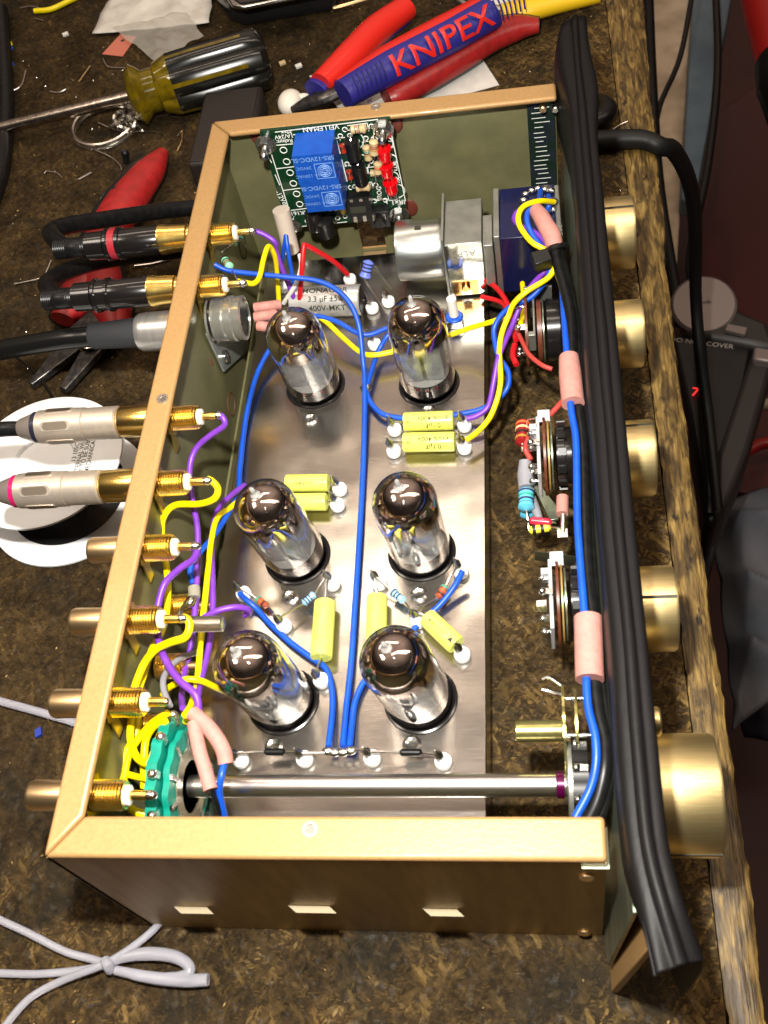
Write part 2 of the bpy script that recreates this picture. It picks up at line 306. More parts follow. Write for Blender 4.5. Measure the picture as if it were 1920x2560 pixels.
    def build(s, name, mats, parent=None, bevel=0, seg=2, ang=38, norm=True):
        if not isinstance(mats, (list, tuple)): mats = [mats]
        me = bpy.data.meshes.new(name)
        if parent is not None:
            r = parent
            while r.parent: r = r.parent
            off = V(r.location)/S
        else:
            xs = [p.x for p in s.v]; ys = [p.y for p in s.v]; zs = [p.z for p in s.v]
            off = V(((min(xs)+max(xs))/2, (min(ys)+max(ys))/2, min(zs)))
            if name in ('table_top', 'table_edge'): off = V((0, 0, 0))
        me.from_pydata([tuple((p-off)*S) for p in s.v], [], s.f)
        for m in mats: me.materials.append(m)
        me.polygons.foreach_set('material_index', s.m)
        if norm:
            b = bmesh.new(); b.from_mesh(me); bmesh.ops.recalc_face_normals(b, faces=b.faces[:]); b.to_mesh(me); b.free()
        me.polygons.foreach_set('use_smooth', [True]*len(me.polygons)); me.set_sharp_from_angle(angle=math.radians(ang)); me.update()
        ob = bpy.data.objects.new(name, me); col.objects.link(ob)
        if parent is not None: ob.parent = parent
        else: ob.location = off*S
        if bevel:
            md = ob.modifiers.new('bevel', 'BEVEL'); md.width = bevel*S; md.segments = seg; md.limit_method = 'ANGLE'; md.angle_limit = math.radians(40)
        return ob
def tag(o, label, cat, group=None, kind=None):
    if label: o['label'] = label
    if cat: o['category'] = cat
    if group: o['group'] = group
    if kind: o['kind'] = kind
    return o
def thing(name, label, cat, loc, group=None):
    o = bpy.data.objects.new(name, None); col.objects.link(o); o.location = V(loc)*S; o.empty_display_size = .005; return tag(o, label, cat, group)
def flatfn(o, ex, ey): o = V(o); ex = V(ex); ey = V(ey); return lambda x, y: o+ex*x+ey*y
def cylfn(a, d, r, up):   # text wrapped round a cylinder: x along d, y round it, starting at direction up
    a = V(a); d = V(d).normalized(); up = (V(up)-d*V(up).dot(d)).normalized(); w_ = up.cross(d)
    return lambda x, y: a+d*x+(up*math.cos(y/r)+w_*math.sin(y/r))*r
# ================================================================ SETTING
bm = MB(); bm.box(-45, 16.68, -30, 75, -2.6, 0)
o = bm.build('table_top', BOARD); tag(o, None, None, kind='structure')
bm = MB(); n = 420
ed = []
for i in range(n+1):
    y = -30+105*i/n; wob = noise.noise(V((0, y*.35, 3)))*.12; xr = 17.82+wob*1.3+.034*max(0, y-22); xl = 16.68
    rg = noise.noise(V((9, y*2.3, 4)))*.07+noise.noise(V((2, y*6, 4)))*.03; xr += rg; xl += max(0, noise.noise(V((4, y*1.7, 8))))*.12; ed.append([(xl+.035, y, -2.6), (xl+.035, y, .01+noise.noise(V((5, y*.8, 1)))*.03), (xl+.35, y, .07+wob*.2), (xr-.3, y, .03+wob*.3), (xr-.05, y, -.14), (xr+.04, y, -.5), (xr, y, -3.0)])
vs = [p for r in ed for p in r]; q = len(ed[0])
bm.add(vs, [(i*q+j, i*q+(j+1) % q, (i+1)*q+(j+1) % q, (i+1)*q+j) for i in range(n) for j in range(q)]+[tuple(range(q)), tuple(range(n*q, n*q+q))])
o = bm.build('table_edge', WOOD); tag(o, None, None, kind='structure')
FLOORM = mat('dark_red_floor', (.035, .006, .004), .6, c2=(.05, .01, .006), nscale=.1)
bm = MB(); bm.box(-160, 260, -160, 260, -76, -75); o = bm.build('floor', FLOORM); tag(o, None, None, kind='structure')
# ================================================================ CHASSIS
W_, L_, H = 13.57, 28.9, 7.8
ch = thing('amplifier_chassis', 'open gold painted metal amplifier case with olive inside walls', 'chassis', (W_/2, L_/2, 0))
def rimpiece(poly, name='rim'):
    b = MB(); b.prism([(x, y, H-.22) for x, y in poly], (0, 0, .22)); return b.build(name, PAINT, ch, bevel=.1, seg=3)
rimpiece([(0, 0), (.82, 1.02), (.82, L_-.93), (0, L_)]); rimpiece([(.03, -.0), (W_, 0), (W_, 1.02), (.86, 1.02)]); rimpiece([(.03, L_), (.86, L_-.93), (W_, L_-.93), (W_, L_)])
SIDE = mat('gold_painted_side', (.42, .28, .115), .4, .5, c2=(.34, .225, .09), nscale=1.2, stretch=(3, 1, .4), spec=.3)
def wall(name, x0, x1, y0, y1, z0, z1, inner):
    b = MB(); b.box(x0, x1, y0, y1, z0, z1)
    b.m[{'+x': 1, '-x': 0, '+y': 3, '-y': 2}[inner]] = 1
    return b.build(name, [SIDE, OLIVE], ch)
wall('rear_wall', 0.01, .13, .01, L_-.01, .02, H-.2, '+x')
wall('near_side_wall', .02, W_-.02, 0.01, .13, .02, H-.2, '+y')
# far wall with its cut-out
g0 = PY(*k(3, 985, 930), L_); g1 = PY(*k(3, 1205, 1100), L_)
gx0, gx1, gz1, gz0 = g0.x, g1.x, g0.z+.4, max(g1.z, .6)
b = MB()
for (a0, a1, c0, c1) in ((.02, gx0, .02, H-.2), (gx1, W_-.02, .02, H-.2), (gx0, gx1, gz1, H-.2), (gx0, gx1, .02, gz0)):
    b.box(a0, a1, L_-.13, L_-.01, c0, c1); b.m[-4] = 1
b.build('far_side_wall', [PAINT, OLIVE], ch)
b = MB(); b.obox((( gx0+gx1)/2, L_-.8, gz0-.1), ((gx1-gx0)/2-.03, 0, 0), (0, .62, -.12), (0, .012, .05)); b.build('bent_tab', TAN, ch)
# bottom flanges
b = MB(); b.box(.13, 1.5, .13, L_-.14, .03, .12); b.build('bottom_flange', OLIVE, ch)
b = MB(); b.box(1.5, 10, L_-3.2, L_-.14, .03, .12); b.build('bottom_flange', OLIVE, ch)
# aluminium mounting plate, with its fold at the right edge and dropped left edge
b = MB(); b.box(1.12, 10.42, .2, 26.6, 2.08, 2.2); b.box(10.30, 10.42, .2, 26.6, .1, 2.0795); b.build('mounting_plate', PLATE, ch, bevel=.03)
b = MB(); b.obox((1.0, 14, 1.3), (.04, 0, 0), (0, 12.9, 0), (-.12, 0, .76)); b.build('plate_fold', OLIVE, ch)
for (v, uu) in ((862, 351), (1792, 670), (231, 812)):
    p = P(uu, v, H); s_ = MB(); s_.lathe([(.2, 0), (.2, .03), (.12, .03), (.1, -.05)], (p.x, p.y, H), (0, 0, 1), 20); s_.build('rim_screw_hole', TIN, ch)
# near wall: tabs in place of slots, pale colour paints light through them; screws
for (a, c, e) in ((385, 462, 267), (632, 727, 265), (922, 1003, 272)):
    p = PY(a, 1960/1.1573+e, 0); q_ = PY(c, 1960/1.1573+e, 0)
    b = MB(); b.prism([(p.x-.1, .0, p.z+.12), (q_.x-.2, .0, p.z+.12), (q_.x, -.16, p.z+.02), (p.x+.12, -.16, p.z+.02)], (0, 0, -.05)); b.mi = 1; b.box(p.x-.12, p.x+.1, -.006, .008, p.z-.05, p.z+.1); b.build('slot_light_tab', [mat('slot_light_tone', (.42, .35, .23), .5), BLACK], ch)
for (u, v) in ((1268, 1893), (1262, 2013)):
    p = PY(u, v, 0); b = MB(); b.ball((p.x, -.02, p.z), .19, (1, .5, 1)); b.build('rivet_screw', ROSE, ch)
# inside of the rear wall: punched holes, stains
for (n_, x, y, r) in ((13, 450, 1700, .5), (13, 555, 210, .55)):
    p = PX(*k(n_, x, y), .14); b = MB(); b.lathe([(r-.06, -.2), (r, -.0), (r, .02), (r-.07, .02), (r-.1, -.1)], (.13, p.y, p.z), (1, 0, 0), 24); b.build('punched_hole', RUSTB if x == 450 else BLACK, ch)
for i in range(6):
    y = 2+i*4.4; b = MB(); b.ball((.14, y+random.random(), 3.4+random.random()), .1, (.3, 1, 2.2), 6); b.build('rust_spot', RUSTB, ch)
# tube sockets and rivets in the plate
TUBES = [((676, 884), (608, 662)), ((925, 880), (883, 628)), ((636, 1265), (535, 1045)), ((909, 1258), (853, 1028)), ((604, 1590), (492, 1392)), ((906, 1588), (821, 1380))]
TB = []
for bpx, tpx in TUBES:
    p = P(*bpx, 2.2); p.y += 1.17; t = P(*tpx, 6.85); TB.append((p, t))
    b = MB(); b.lathe([(1.0, -.4), (1.0, .02), (1.09, .07), (1.15, .05), (1.17, .0)], (p.x, p.y, 2.2), (0, 0, 1), 36); b.build('tube_socket', BLACKA, ch)
for (u, v) in ((671, 907), (925, 889), (628, 1290), (905, 1285), (592, 1612), (890, 1608)):
    p = P(u, v, 2.2); b = MB(); b.lathe([(.3, 0), (.29, .04), (.2, .09), (.11, .05), (.07, -.03)], p, (0, 0, 1), 20); b.build('plate_rivet', STEEL, ch)
# front sub panel (zinc) and far bracket
def lean(x, z): return x+.055*z
b = MB(); b.prism([(lean(13.58, 0), -.3, .05), (lean(13.58, 0), 30.1, .05), (lean(13.58, 8), 30.1, 8.0), (lean(13.58, 8), -1.15, 8.0), (lean(13.58, 1), -.95, 1.0)], (.11, 0, 0)); b.build('front_sub_panel', ZINC, ch, bevel=.02)
b = MB(); b.box(12.45, 13.5, L_-.32, L_-.2, .9, 7.35); b.mi = 1
for i in range(26):
    z = 7.0-i*.22-random.random()*.05; l = .25+random.random()*.35; b.box(12.75-random.random()*.15, 12.75+l, L_-.327, L_-.32, z, z+.025)
b.build('corner_bracket', [mat('dark_green_zinc', (.03, .06, .04), .25, .7, c2=(.05, .06, .09), nscale=1.5), WINK], ch)
for (n_, x, y, m_) in ((14, 48, 750, ROSE), (14, 135, 752, TIN)):
    p = PY(*k(n_, x, y), L_-.4); b = MB(); b.cyl(p, p+V((0, -.35, 0)), .14, 12, .03); b.build('bracket_screw', m_, ch)
b = MB(); b.box(13.0, 13.62, -.04, .9, H-.55, H-.5); b.build('corner_tab', ZINC, ch)
# gold front panel
fp = thing('front_panel', 'brown gold front panel leaning behind black plastic, overhanging both chassis ends', 'panel', (14.0, 14, 0))
b = MB(); b.prism([(13.7, -1.5, .02), (13.7, 30.4, .02), (14.4, 30.4, 8.3), (14.4, -1.75, 8.3)], (.2, 0, 0)); b.build('face_plate', PAINT, fp, bevel=.04)
# ================================================================ BLACK PROTECTIVE BAG over the front panel
BAG = mat('black_film', (.006, .0055, .006), .5, spec=.2, bump=.8, bscale=1.6, stretch=(1, .45, 1))
prof = [(14.0, 5.6), (13.98, 7.4), (14.0, 8.4), (14.02, 8.62), (14.14, 8.66), (14.22, 8.67), (14.30, 8.68), (14.32, 8.84), (14.46, 8.85), (14.48, 8.66), (14.60, 8.67), (14.75, 8.66), (14.82, 8.5), (14.80, 6.5), (14.66, 3.5)]
st = []
ys = [-2.55, -2.45, -2.1, -1.6, -1.0, -.4, .3, 1.2, 2.4, 3.6, 5, 7, 9, 11, 13, 15, 17, 19, 21, 23, 24.5, 26, 27, 28, 29, 30, 30.9]
for i, y in enumerate(ys):
    ring = []
    for j, (x, z) in enumerate(prof):
        wx = noise.noise(V((j*.35, y*.3, 1)))*.08; wz = noise.noise(V((j*.5, y*.35, 9)))*.12; zz = z; xx = x+wx; yy = y
        if j == 0: zz = 5.8 if y > .5 else 5.8+min(2.9, (.5-y)*1.7)
        if y < -.4 and j == 1: zz += min(1.3, (-y-.4)*.9)
        if y < 0: xx += (-y)*.12+(-y)*.13*(j/14); zz -= max(0, -y-1)*.35*(j/14)
        if y > 26 and j < 6: t = (y-26)/4.9; xx -= .72*t*(1-j/6)*min(1, max(0, (31.2-y)/1.5)); zz += .12*t
        if 25 < y < 29.5 and j > 10: xx += .22*math.sin((y-25)/4.5*math.pi)
        if y > 29: yy += (j/14)*.9
        if y < -1: yy += (j/14)*(-y-1)*.35
        ring.append(V((xx, yy, zz)))
    st.append(ring)
q = len(prof); bm = MB(); vs = [p for r in st for p in r]
bm.add(vs, [(i*q+j, i*q+j+1, (i+1)*q+j+1, (i+1)*q+j) for i in range(len(ys)-1) for j in range(q-1)])
o = bm.build('plastic_cover', BAG, ang=180); md = o.modifiers.new('sub', 'SUBSURF'); md.levels = md.render_levels = 1; md2 = o.modifiers.new('sol', 'SOLIDIFY'); md2.thickness = .0006
tag(o, 'long black plastic sheet folded over the top of the front panel', 'plastic sheet')
# ================================================================ KNOBS
for (u, v, r, lab, x1) in ((1350, 505, 1.36, 'wide brushed gold knob at the far end of the row, beside the dark blue potentiometer', 16.2), (1375, 722, 1.2, 'second gold knob from the far end of the front panel', 16.1),
                    (1395, 990, 1.25, 'third gold knob from the far end, the middle one of five', 16.0), (1440, 1315, 1.27, 'fourth gold knob from the far end, the one before the largest', 16.1), (1520, 1717, 1.6, 'largest brushed gold knob, nearest the camera on the selector shaft', 16.6)):
    lo, hi = -2, 30
    for _ in range(40):
        m = (lo+hi)/2
        if J((15.6, m, 4.0))[1] > v: lo = m
        else: hi = m
    y = lo
    b = MB(); b.lathe([(r-.12, 0), (r, .08), (r, x1-14.75), (r-.05, x1-14.66), (r-.35, x1-14.63), (.01, x1-14.63)], (14.68, y, 4.0), (1, 0, 0), 64); kn = b.build('knob', BRASSK, fp)
    a = {505: 1.5, 722: 3.0, 990: 1.95, 1315: 1.35, 1717: 0.05}[v]
    dirn = V((0, -math.cos(a), math.sin(a))); c = V((0, y, 4.0))+dirn*r
    b = MB(); b.obox((14.78+(x1-14.7)/2, c.y, c.z), ((x1-14.9)/2, 0, 0), dirn*.015, V((0, dirn.z, -dirn.y))*.045); b.build('pointer_line', INK, kn)
    b = MB(); b.cyl((13.9, y, 4.0), (14.7, y, 4.0), .3, 20); b.build('shaft', STEEL, kn)
# small gold switch cap between knobs four and five
p = PX(*k(11, 1040, 560), 15.1); b = MB(); b.cyl((14.6, p.y, p.z), (15.1, p.y, p.z), .36, 24, .05); b.build('switch_button', BRASSK, fp)
# ================================================================ TUBES
TL = ['vacuum tube at the far left, in front of the printed silver capacitor', 'vacuum tube at the far right, in front of the motor can with yellow wire behind', 'left tube of the middle pair, hiding two yellow capacitors',
      'right tube of the middle pair, standing between the blue wire and the plate edge', 'nearest left tube, beside the violet and yellow wire bundle', 'nearest right tube, hiding the end of a yellow capacitor']
for (p, t), lab in zip(TB, TL):
    o_ = V((p.x, p.y, 2.25)); d = (t-o_).normalized(); R_ = 1.05
    tb = thing('vacuum_tube', lab, 'vacuum tube', o_, 'miniature glass tubes plugged into the plate')
    prof = [(.85, .0), (1.0, .08), (R_, .28), (R_, 3.0)]
    for i in range(1, 10):
        a = math.pi/2*i/10; prof.append((R_*math.cos(a)**.9, 3.0+1.0*math.sin(a)))
    out = prof+[(.02, 4.0)]
    inn = [(max(r-.035, .01), h) for r, h in prof[1:]]+[(.01, 3.97)]
    b = MB(); b.lathe(out, o_, d, 48); n1 = len(b.f); b.lathe(inn, o_, d, 48)
    t_ = MB(); t_.lathe([(.17, 3.98), (.1, 4.04), (.07, 4.12), (.085, 4.22), (.07, 4.34), (.02, 4.4)], o_, d, 16); t_.build('sealing_tip', TIP, tb)
    g = b.build('glass_envelope', GLASS, tb)
    q_ = bmesh.new(); q_.from_mesh(g.data); q_.faces.ensure_lookup_table(); bmesh.ops.reverse_faces(q_, faces=q_.faces[n1:]); q_.to_mesh(g.data); q_.free()
    gp = [(R_-.045, 2.1), (R_-.045, 2.6)]+[(max(r-.045, .01), h-.008) for r, h in prof[3:]]+[(.01, 3.955)]
    b = MB(); u_, w2 = frame(d); n = 48
    vs = []; fs = []
    for (r, h) in gp:
        for j in range(n):
            a = 2*math.pi*j/n; vs.append(o_+d*h+(u_*math.cos(a)+w2*math.sin(a))*r)
    for i in range(len(gp)-1):
        for j in range(n): fs.append((i*n+j, i*n+(j+1) % n, (i+1)*n+(j+1) % n, (i+1)*n+j))
    b.add(vs, fs); b.build('getter_coating', GETTER, tb)
    ax = V((1, 0, 0)); ax = (ax-d*ax.dot(d)).normalized(); ay = d.cross(ax)
    b = MB()
    for s_ in (-1, 1):
        c = o_+d*1.5+ax*.4*s_
        b.obox(c, ax*.34, ay*.56, d*.8); b.obox(c, ax*.37, ay*.05, d*.76); b.obox(c+ay*.47, ax*.08, ay*.03, d*.6)
    b.build('anode', ANODE, tb, bevel=.04)
    for h in (.66, 2.32):
        b = MB(); b.lathe([(.86, 0), (.86, .03)], o_+d*h, d, 30); b.build('mica_spacer', MICA, tb)
    b = MB()
    for i in range(9):
        a = i*2*math.pi/10+.3; q_ = o_+(ax*math.cos(a)+ay*math.sin(a))*.6; b.tube([q_+d*.05, q_+d*.35, q_*.7+(o_)*.3+d*.66], .04, 6, 0)
    b.mi = 1
    for i in range(9):
        a = i*2*math.pi/10+.3; b.ball(o_+(ax*math.cos(a)+ay*math.sin(a))*.6+d*.2, .085, n=5)
    b.build('lead_pins', [TIN, mat('red_glass_bead', (.25, .01, .01), .2)], tb)
    b = MB(); b.torus(o_+d*2.95, d, .42, .03, 24, 6); b.tube([o_+d*2.3+ax*.3, o_+d*2.95+ax*.42], .03, 6, 0); b.build('getter_ring', TIN, tb)
# ================================================================ STANDOFFS
SO = [(755, 600, 'white standoff at the end of the red wire'), (612, 617, 'white standoff behind the yellow and violet wires, far left of the plate'), (803, 662, 'white standoff right of the printed silver capacitor'), (838, 648, 'white standoff tucked against the motor can'),
      (808, 740, 'white standoff in front of the yellow loop near the far left tube'), (852, 925, 'left standoff of the upper yellow capacitor'), (1003, 916, 'right standoff of the upper yellow capacitor'), (850, 972, 'left standoff of the lower yellow capacitor'), (1003, 964, 'right standoff of the lower yellow capacitor'),
      (733, 1054, 'upper standoff right of the two hidden yellow capacitors'), (728, 1088, 'lower standoff right of the two hidden yellow capacitors'), (717, 1258, 'standoff at the top of the long upright yellow capacitor'), (818, 1257, 'standoff at the top of the partly hidden yellow capacitor'),
      (995, 1232, 'standoff where the short blue wire ends near the plate edge'), (525, 1280, 'standoff where the diagonal blue wire starts on the left'), (612, 1350, 'standoff behind the nearest left tube, on the blue striped resistor'), (903, 1338, 'standoff at the upper end of the slanted yellow capacitor'),
      (998, 1412, 'standoff at the lower end of the slanted yellow capacitor'), (693, 1468, 'standoff below the long upright yellow capacitor'), (518, 1640, 'leftmost standoff of the near row by the pink sleeve'), (657, 1638, 'standoff right of the left black bead resistor'), (803, 1636, 'standoff left of the right black bead resistor'), (957, 1643, 'rightmost standoff of the near row')]
SP = {}
for (u, v, lab) in SO:
    p = P(u, v, 2.45); so = thing('standoff', lab, 'terminal', (p.x, p.y, 2.2), 'white insulated terminals on the plate')
    b = MB(); b.lathe([(.16, 0), (.25, .05), (.27, .16), (.25, .27), (.12, .33), (.02, .33)], (p.x, p.y, 2.2), (0, 0, 1), 20); b.build('insulator', PTFE, so)
    b = MB(); b.lathe([(.09, .3), (.08, .5), (.14, .55), (.13, .72), (.05, .82), (.03, .98)], (p.x, p.y, 2.2), (-.15, .05, 1), 12); b.build('solder_pin', SOLDER, so)
    SP[(u, v)] = V((p.x-.08, p.y+.03, 2.85))
# ================================================================ AXIAL PARTS
def axial(name, lab, cat, a, b_, la, r, bodym, bands=(), leads=None, bulge=0, group=None, txt=None, endm=None):
    a = V(a); b_ = V(b_); d = (b_-a).normalized(); ln = (b_-a).length
    t = thing(name, lab, cat, (a+b_)/2-V((0, 0, r)), group); ms = [bodym]+[m for _, _, m in bands]+([endm] if endm else [])
    m = MB()
    if bulge: pr = [(.3*r, 0), (r+bulge, .12*ln), (r+bulge, .22*ln), (r, .3*ln), (r, .7*ln), (r+bulge, .78*ln), (r+bulge, .88*ln), (.3*r, ln)]
    elif endm: pr = [(r*.98, 0), (r, .03), (r, ln-.03), (r*.98, ln)]
    else: pr = [(.5*r, 0), (r, .1*ln), (r, .9*ln), (.5*r, ln)]
    m.lathe(pr, a, d, 28)
    for i, (f0, f1, _) in enumerate(bands):
        rb = r+.012+(bulge if (f0 < .22 or f0 > .78) else 0); m.mi = i+1; m.lathe([(rb, f0*ln), (rb, f1*ln)], a, d, 28)
    if endm:
        m.mi = len(ms)-1; m.lathe([(r*.9, -.02), (r*.93, .01)], a, d, 28); m.lathe([(r*.93, -.01), (r*.9, .02)], b_, d, 28)
    if txt:
        ms.append(INK); m.mi = len(ms)-1; up = (CAM-(a+b_)/2).normalized()
        for (s_, sz, off, dd) in txt:
            dx = d*dd; f = cylfn((a+b_)/2+dx*0, dx, r+.014, up); w0 = f
            m.text(s_, sz, lambda x, y, f=f, off=off: f(x+off[0], y+off[1]), bold=True, cut=1)
    m.build('body', ms, t)
    for pts in (leads or ()):
        l = MB(); l.tube(pts, .038, 6, 4); l.build('lead', TIN, t)
    return t
def sp(u, v): return SP[(u, v)]
GC = 'yellow film capacitors'
def fcap(lab, n_, a, b_, z, r, s0, s1, txt=None):
    A = KP(n_, *a, z) if n_ else P(*a, z); B = KP(n_, *b_, z) if n_ else P(*b_, z); return axial('film_capacitor', lab, 'capacitor', A, B, 0, r, CAPY, (), [[A, (A+s0)/2 + V((0, 0, .03)), s0], [B, (B+s1)/2+V((0, 0, .03)), s1]], group=GC, txt=txt, endm=CAPE)
TX = [('\u00b110% 400V', .25, (-.2, -.12), -1), ('0.1\u00b5F', .25, (-.2, .16), -1), ('1813', .17, (.75, 0), -1)]
fcap('upper of the two yellow capacitors lying side by side near the far right tube', 0, (874, 912), (978, 908), 2.62, .36, sp(852, 925), sp(1003, 916), TX)
fcap('lower of the two yellow capacitors lying side by side near the far right tube', 0, (873, 956), (981, 954), 2.62, .36, sp(850, 972), sp(1003, 964), TX)
fcap('upper of the two yellow capacitors half hidden behind the middle left tube', 0, (620, 1044), (708, 1043), 2.62, .32, P(600, 1050, 2.7), sp(733, 1054), [('0.1\u00b5F 400V', .16, (.1, 0), -1)])
fcap('lower of the two yellow capacitors half hidden behind the middle left tube', 0, (618, 1085), (704, 1084), 2.62, .32, P(600, 1090, 2.7), sp(728, 1088))
fcap('long yellow capacitor lying upright left of the central blue wire', 0, (702, 1302), (694, 1420), 2.62, .36, sp(717, 1258), sp(693, 1468))
fcap('yellow capacitor right of the central blue wire, its lower end behind a tube', 0, (815, 1290), (812, 1400), 2.62, .34, sp(818, 1257), P(812, 1440, 2.6))
fcap('slanted yellow capacitor near the right edge of the plate', 7, (1290, 1085), (1465, 1250), 2.66, .33, sp(903, 1338), sp(998, 1412), [('400V 0.1\u00b5F', .16, (-.1, 0), 1), ('\u25b2', .22, (.55, 0), 1)])
CY = mat('pale_blue_resistor', (.25, .5, .72), .3, coat=.4); CYB = mat('cyan_resistor', (.1, .45, .62), .3, coat=.4); BRN = mat('brown_resistor', (.32, .07, .03), .35, coat=.3)
PER = mat('periwinkle_resistor', (.14, .2, .72), .35, coat=.3); GRN = mat('mint_resistor', (.25, .6, .38), .35, coat=.3); DRD = mat('dark_red_resistor', (.22, .008, .01), .2, coat=.5)
NV = mat('navy_band', (.02, .02, .08), .5); OR = mat('orange_band', (.75, .12, .03), .5); CRM = mat('cream_band', (.7, .5, .25), .5); GNB = mat('green_band', (.03, .3, .2), .5); BLB = mat('black_band', (.015, .01, .01), .5); GOB = mat('gold_band', (.6, .3, .05), .4, .5)
def bnd(*ms): return [(.12+.76*i/len(ms)+.03, .12+.76*i/len(ms)+.03+.4/len(ms)*.8, m) for i, m in enumerate(ms)]
def res(lab, n_, a, b_, z, r, m, bands, leads, bulge=0): A = KP(n_, *a, z[0]); B = KP(n_, *b_, z[-1]); return axial('resistor', lab, 'resistor', A, B, 0, r*.82, m, bnd(*bands), [[A if i == 0 else B, (A if i == 0 else B)*.5+q_*.5+V((0, 0, .02)), q_] for i, q_ in enumerate(leads)], bulge*.7, 'colour banded resistors')
res('left pale blue banded resistor between two standoffs, beside the long yellow capacitor', 7, (530, 1000), (605, 935), (2.6, 2.6), .14, CY, (NV, NV, NV, BRN), [sp(612, 1350), sp(717, 1258)], .03)
res('right pale blue banded resistor below the middle right tube', 7, (1070, 920), (1150, 985), (2.6, 2.6), .14, CY, (NV, NV, NV, BRN), [sp(818, 1257), sp(903, 1338)], .03)
res('small brown banded resistor under the diagonal blue wire on the left', 7, (245, 965), (315, 1015), (2.5, 2.5), .13, BRN, (GNB, OR, BLB), [sp(525, 1280), sp(612, 1350)], .03)
res('small brown banded resistor under the short blue wire on the right', 7, (1405, 885), (1350, 965), (2.6, 2.6), .14, BRN, (GNB, OR, BLB), [sp(995, 1232), sp(903, 1338)], .03)
res('left black bead resistor in the near row', 10, (370, 322), (492, 322), (2.75, 2.75), .135, BLACK, (), [sp(518, 1640), sp(657, 1638)])
res('right black bead resistor in the near row', 10, (1150, 325), (1280, 325), (2.75, 2.75), .135, BLACK, (), [sp(803, 1636), sp(957, 1643)])
res('large periwinkle blue resistor standing in front of the motor can', 3, (1075, 1215), (1040, 1355), (4.3, 3.7), .24, PER, (NV, NV, NV, NV), [KP(3, 1240, 1430, 3.2), KP(3, 1190, 1600, 2.6)], .04)
res('mint green resistor on the far upper gold socket', 13, (540, 95), (455, 190), (5.8, 5.5), .17, GRN, (BLB, BRN, BLB, BLB), [KP(13, 620, 70, 6.2), KP(13, 350, 265, 5.3)], .04)
res('mint green resistor hanging between the blue wire and the second gold socket', 13, (375, 325), (435, 410), (5.4, 5.5), .17, GRN, (BLB, BLB, BRN, BLB), [KP(13, 350, 265, 5.3), KP(13, 520, 560, 6.0)], .04)
res('dark red banded resistor hanging from the third switch', 23, (500, 1710), (480, 2160), (3.2, 3.2), .3, DRD, (OR, CRM, BLB, GOB), [KP(23, 780, 1665, 3.6), KP(24, 150, 520, 3.2)])
res('cyan banded resistor hanging off the third switch on clear sleeving', 24, (205, 1065), (205, 1370), (3.0, 3.0), .3, CYB, (NV, GNB, NV, NV), [KP(24, 200, 900, 3.0), KP(24, 230, 1520, 2.9)], .03)
res('second cyan resistor mostly hidden under the first', 24, (215, 1200), (225, 1480), (2.3, 2.3), .28, CYB, (NV, BLB, NV, NV), [KP(24, 210, 1100, 2.4), KP(24, 240, 1600, 2.6)], .03)
res('small crimson tubular part beside the lower switch', 24, (255, 1520), (575, 1550), (2.8, 2.8), .17, mat('crimson_tube', (.5, .02, .05), .2, coat=.5), (), [KP(24, 225, 1500, 2.9), KP(24, 640, 1560, 2.8)])
res('small yellow and black tubular part beside the lower switch', 24, (245, 1665), (560, 1620), (2.7, 2.7), .17, mat('yellow_tube', (.7, .65, .05), .25, coat=.4), (BLB, BLB), [KP(24, 235, 1560, 2.8), KP(24, 700, 1640, 2.8)])
# ================================================================ MOTOR POTENTIOMETER
mp_ = thing('motorised_potentiometer', 'motor driven volume control with silver can, steel gearbox and dark blue body', 'potentiometer', (11.5, 24, 2.6))
zt = 5.35
def bx(n_, a, c, z, depth, h, name, m, bev=.03):   # a, c: left and right end of the near top edge
    p = KP(n_, *a, z); q_ = KP(n_, *c, z); b = MB(); b.box(p.x, q_.x, (p.y+q_.y)/2, (p.y+q_.y)/2+depth, z-h, z); b.build(name, m, mp_, bevel=bev); return p, q_
p, q_ = bx(27, (690, 702), (1345, 690), zt, 2.8, 2.75, 'pot_body', POTB); YF = p.y
bx(27, (1345, 690), (1405, 690), zt+.05, 2.85, 2.75, 'mounting_bracket', GALV)
bx(27, (612, 700), (684, 700), zt+.02, 2.75, 2.9, 'gear_plate', GALV)
bx(27, (490, 800), (606, 800), zt-.2, 1.7, 2.0, 'gear_block', GALV)
p, q_ = bx(27, (45, 780), (480, 775), zt-.35, 2.5, 2.7, 'gearbox', GALV); gx0_, gx1_, gy = p.x, q_.x, p.y
b = MB(); b.box(gx0_+.02, gx1_-.02, gy-.09, gy-.02, zt-3.0, zt-.4); b.mi = 1; b.text('ALPS', .42, flatfn(((gx0_+gx1_)/2, gy-.095, zt-.85), (-1, 0, 0), (0, 0, -1)), cut=0); b.build('gearbox_cover', [mat('mirror_steel', (.75, .77, .7), .12, 1, bump=.2, bscale=1.5), GALV], mp_)
c = PY(*k(27, 300, 1265), gy-.1); b = MB(); b.box(c.x-.5, c.x+.5, gy-.13, gy-.1, c.z-.22, c.z+.25); b.box(c.x-.5, c.x-.2, gy-.13, gy-.1, c.z-.45, c.z-.22); b.box(c.x+.2, c.x+.5, gy-.13, gy-.1, c.z-.45, c.z-.22)
b.cyl((c.x, gy-.12, c.z), (c.x, gy-.3, c.z), .17, 16, .03); b.build('brass_clip', mat('bronze', (.5, .28, .1), .25, 1), mp_)
b = MB(); b.box(gx0_-.1, gx0_-.02, gy-.1, gy+2.6, zt-3.1, zt-.1); b.build('end_plate', GALV, mp_)
mA = KP(4, 60, 640, 4.3); rM = 1.18
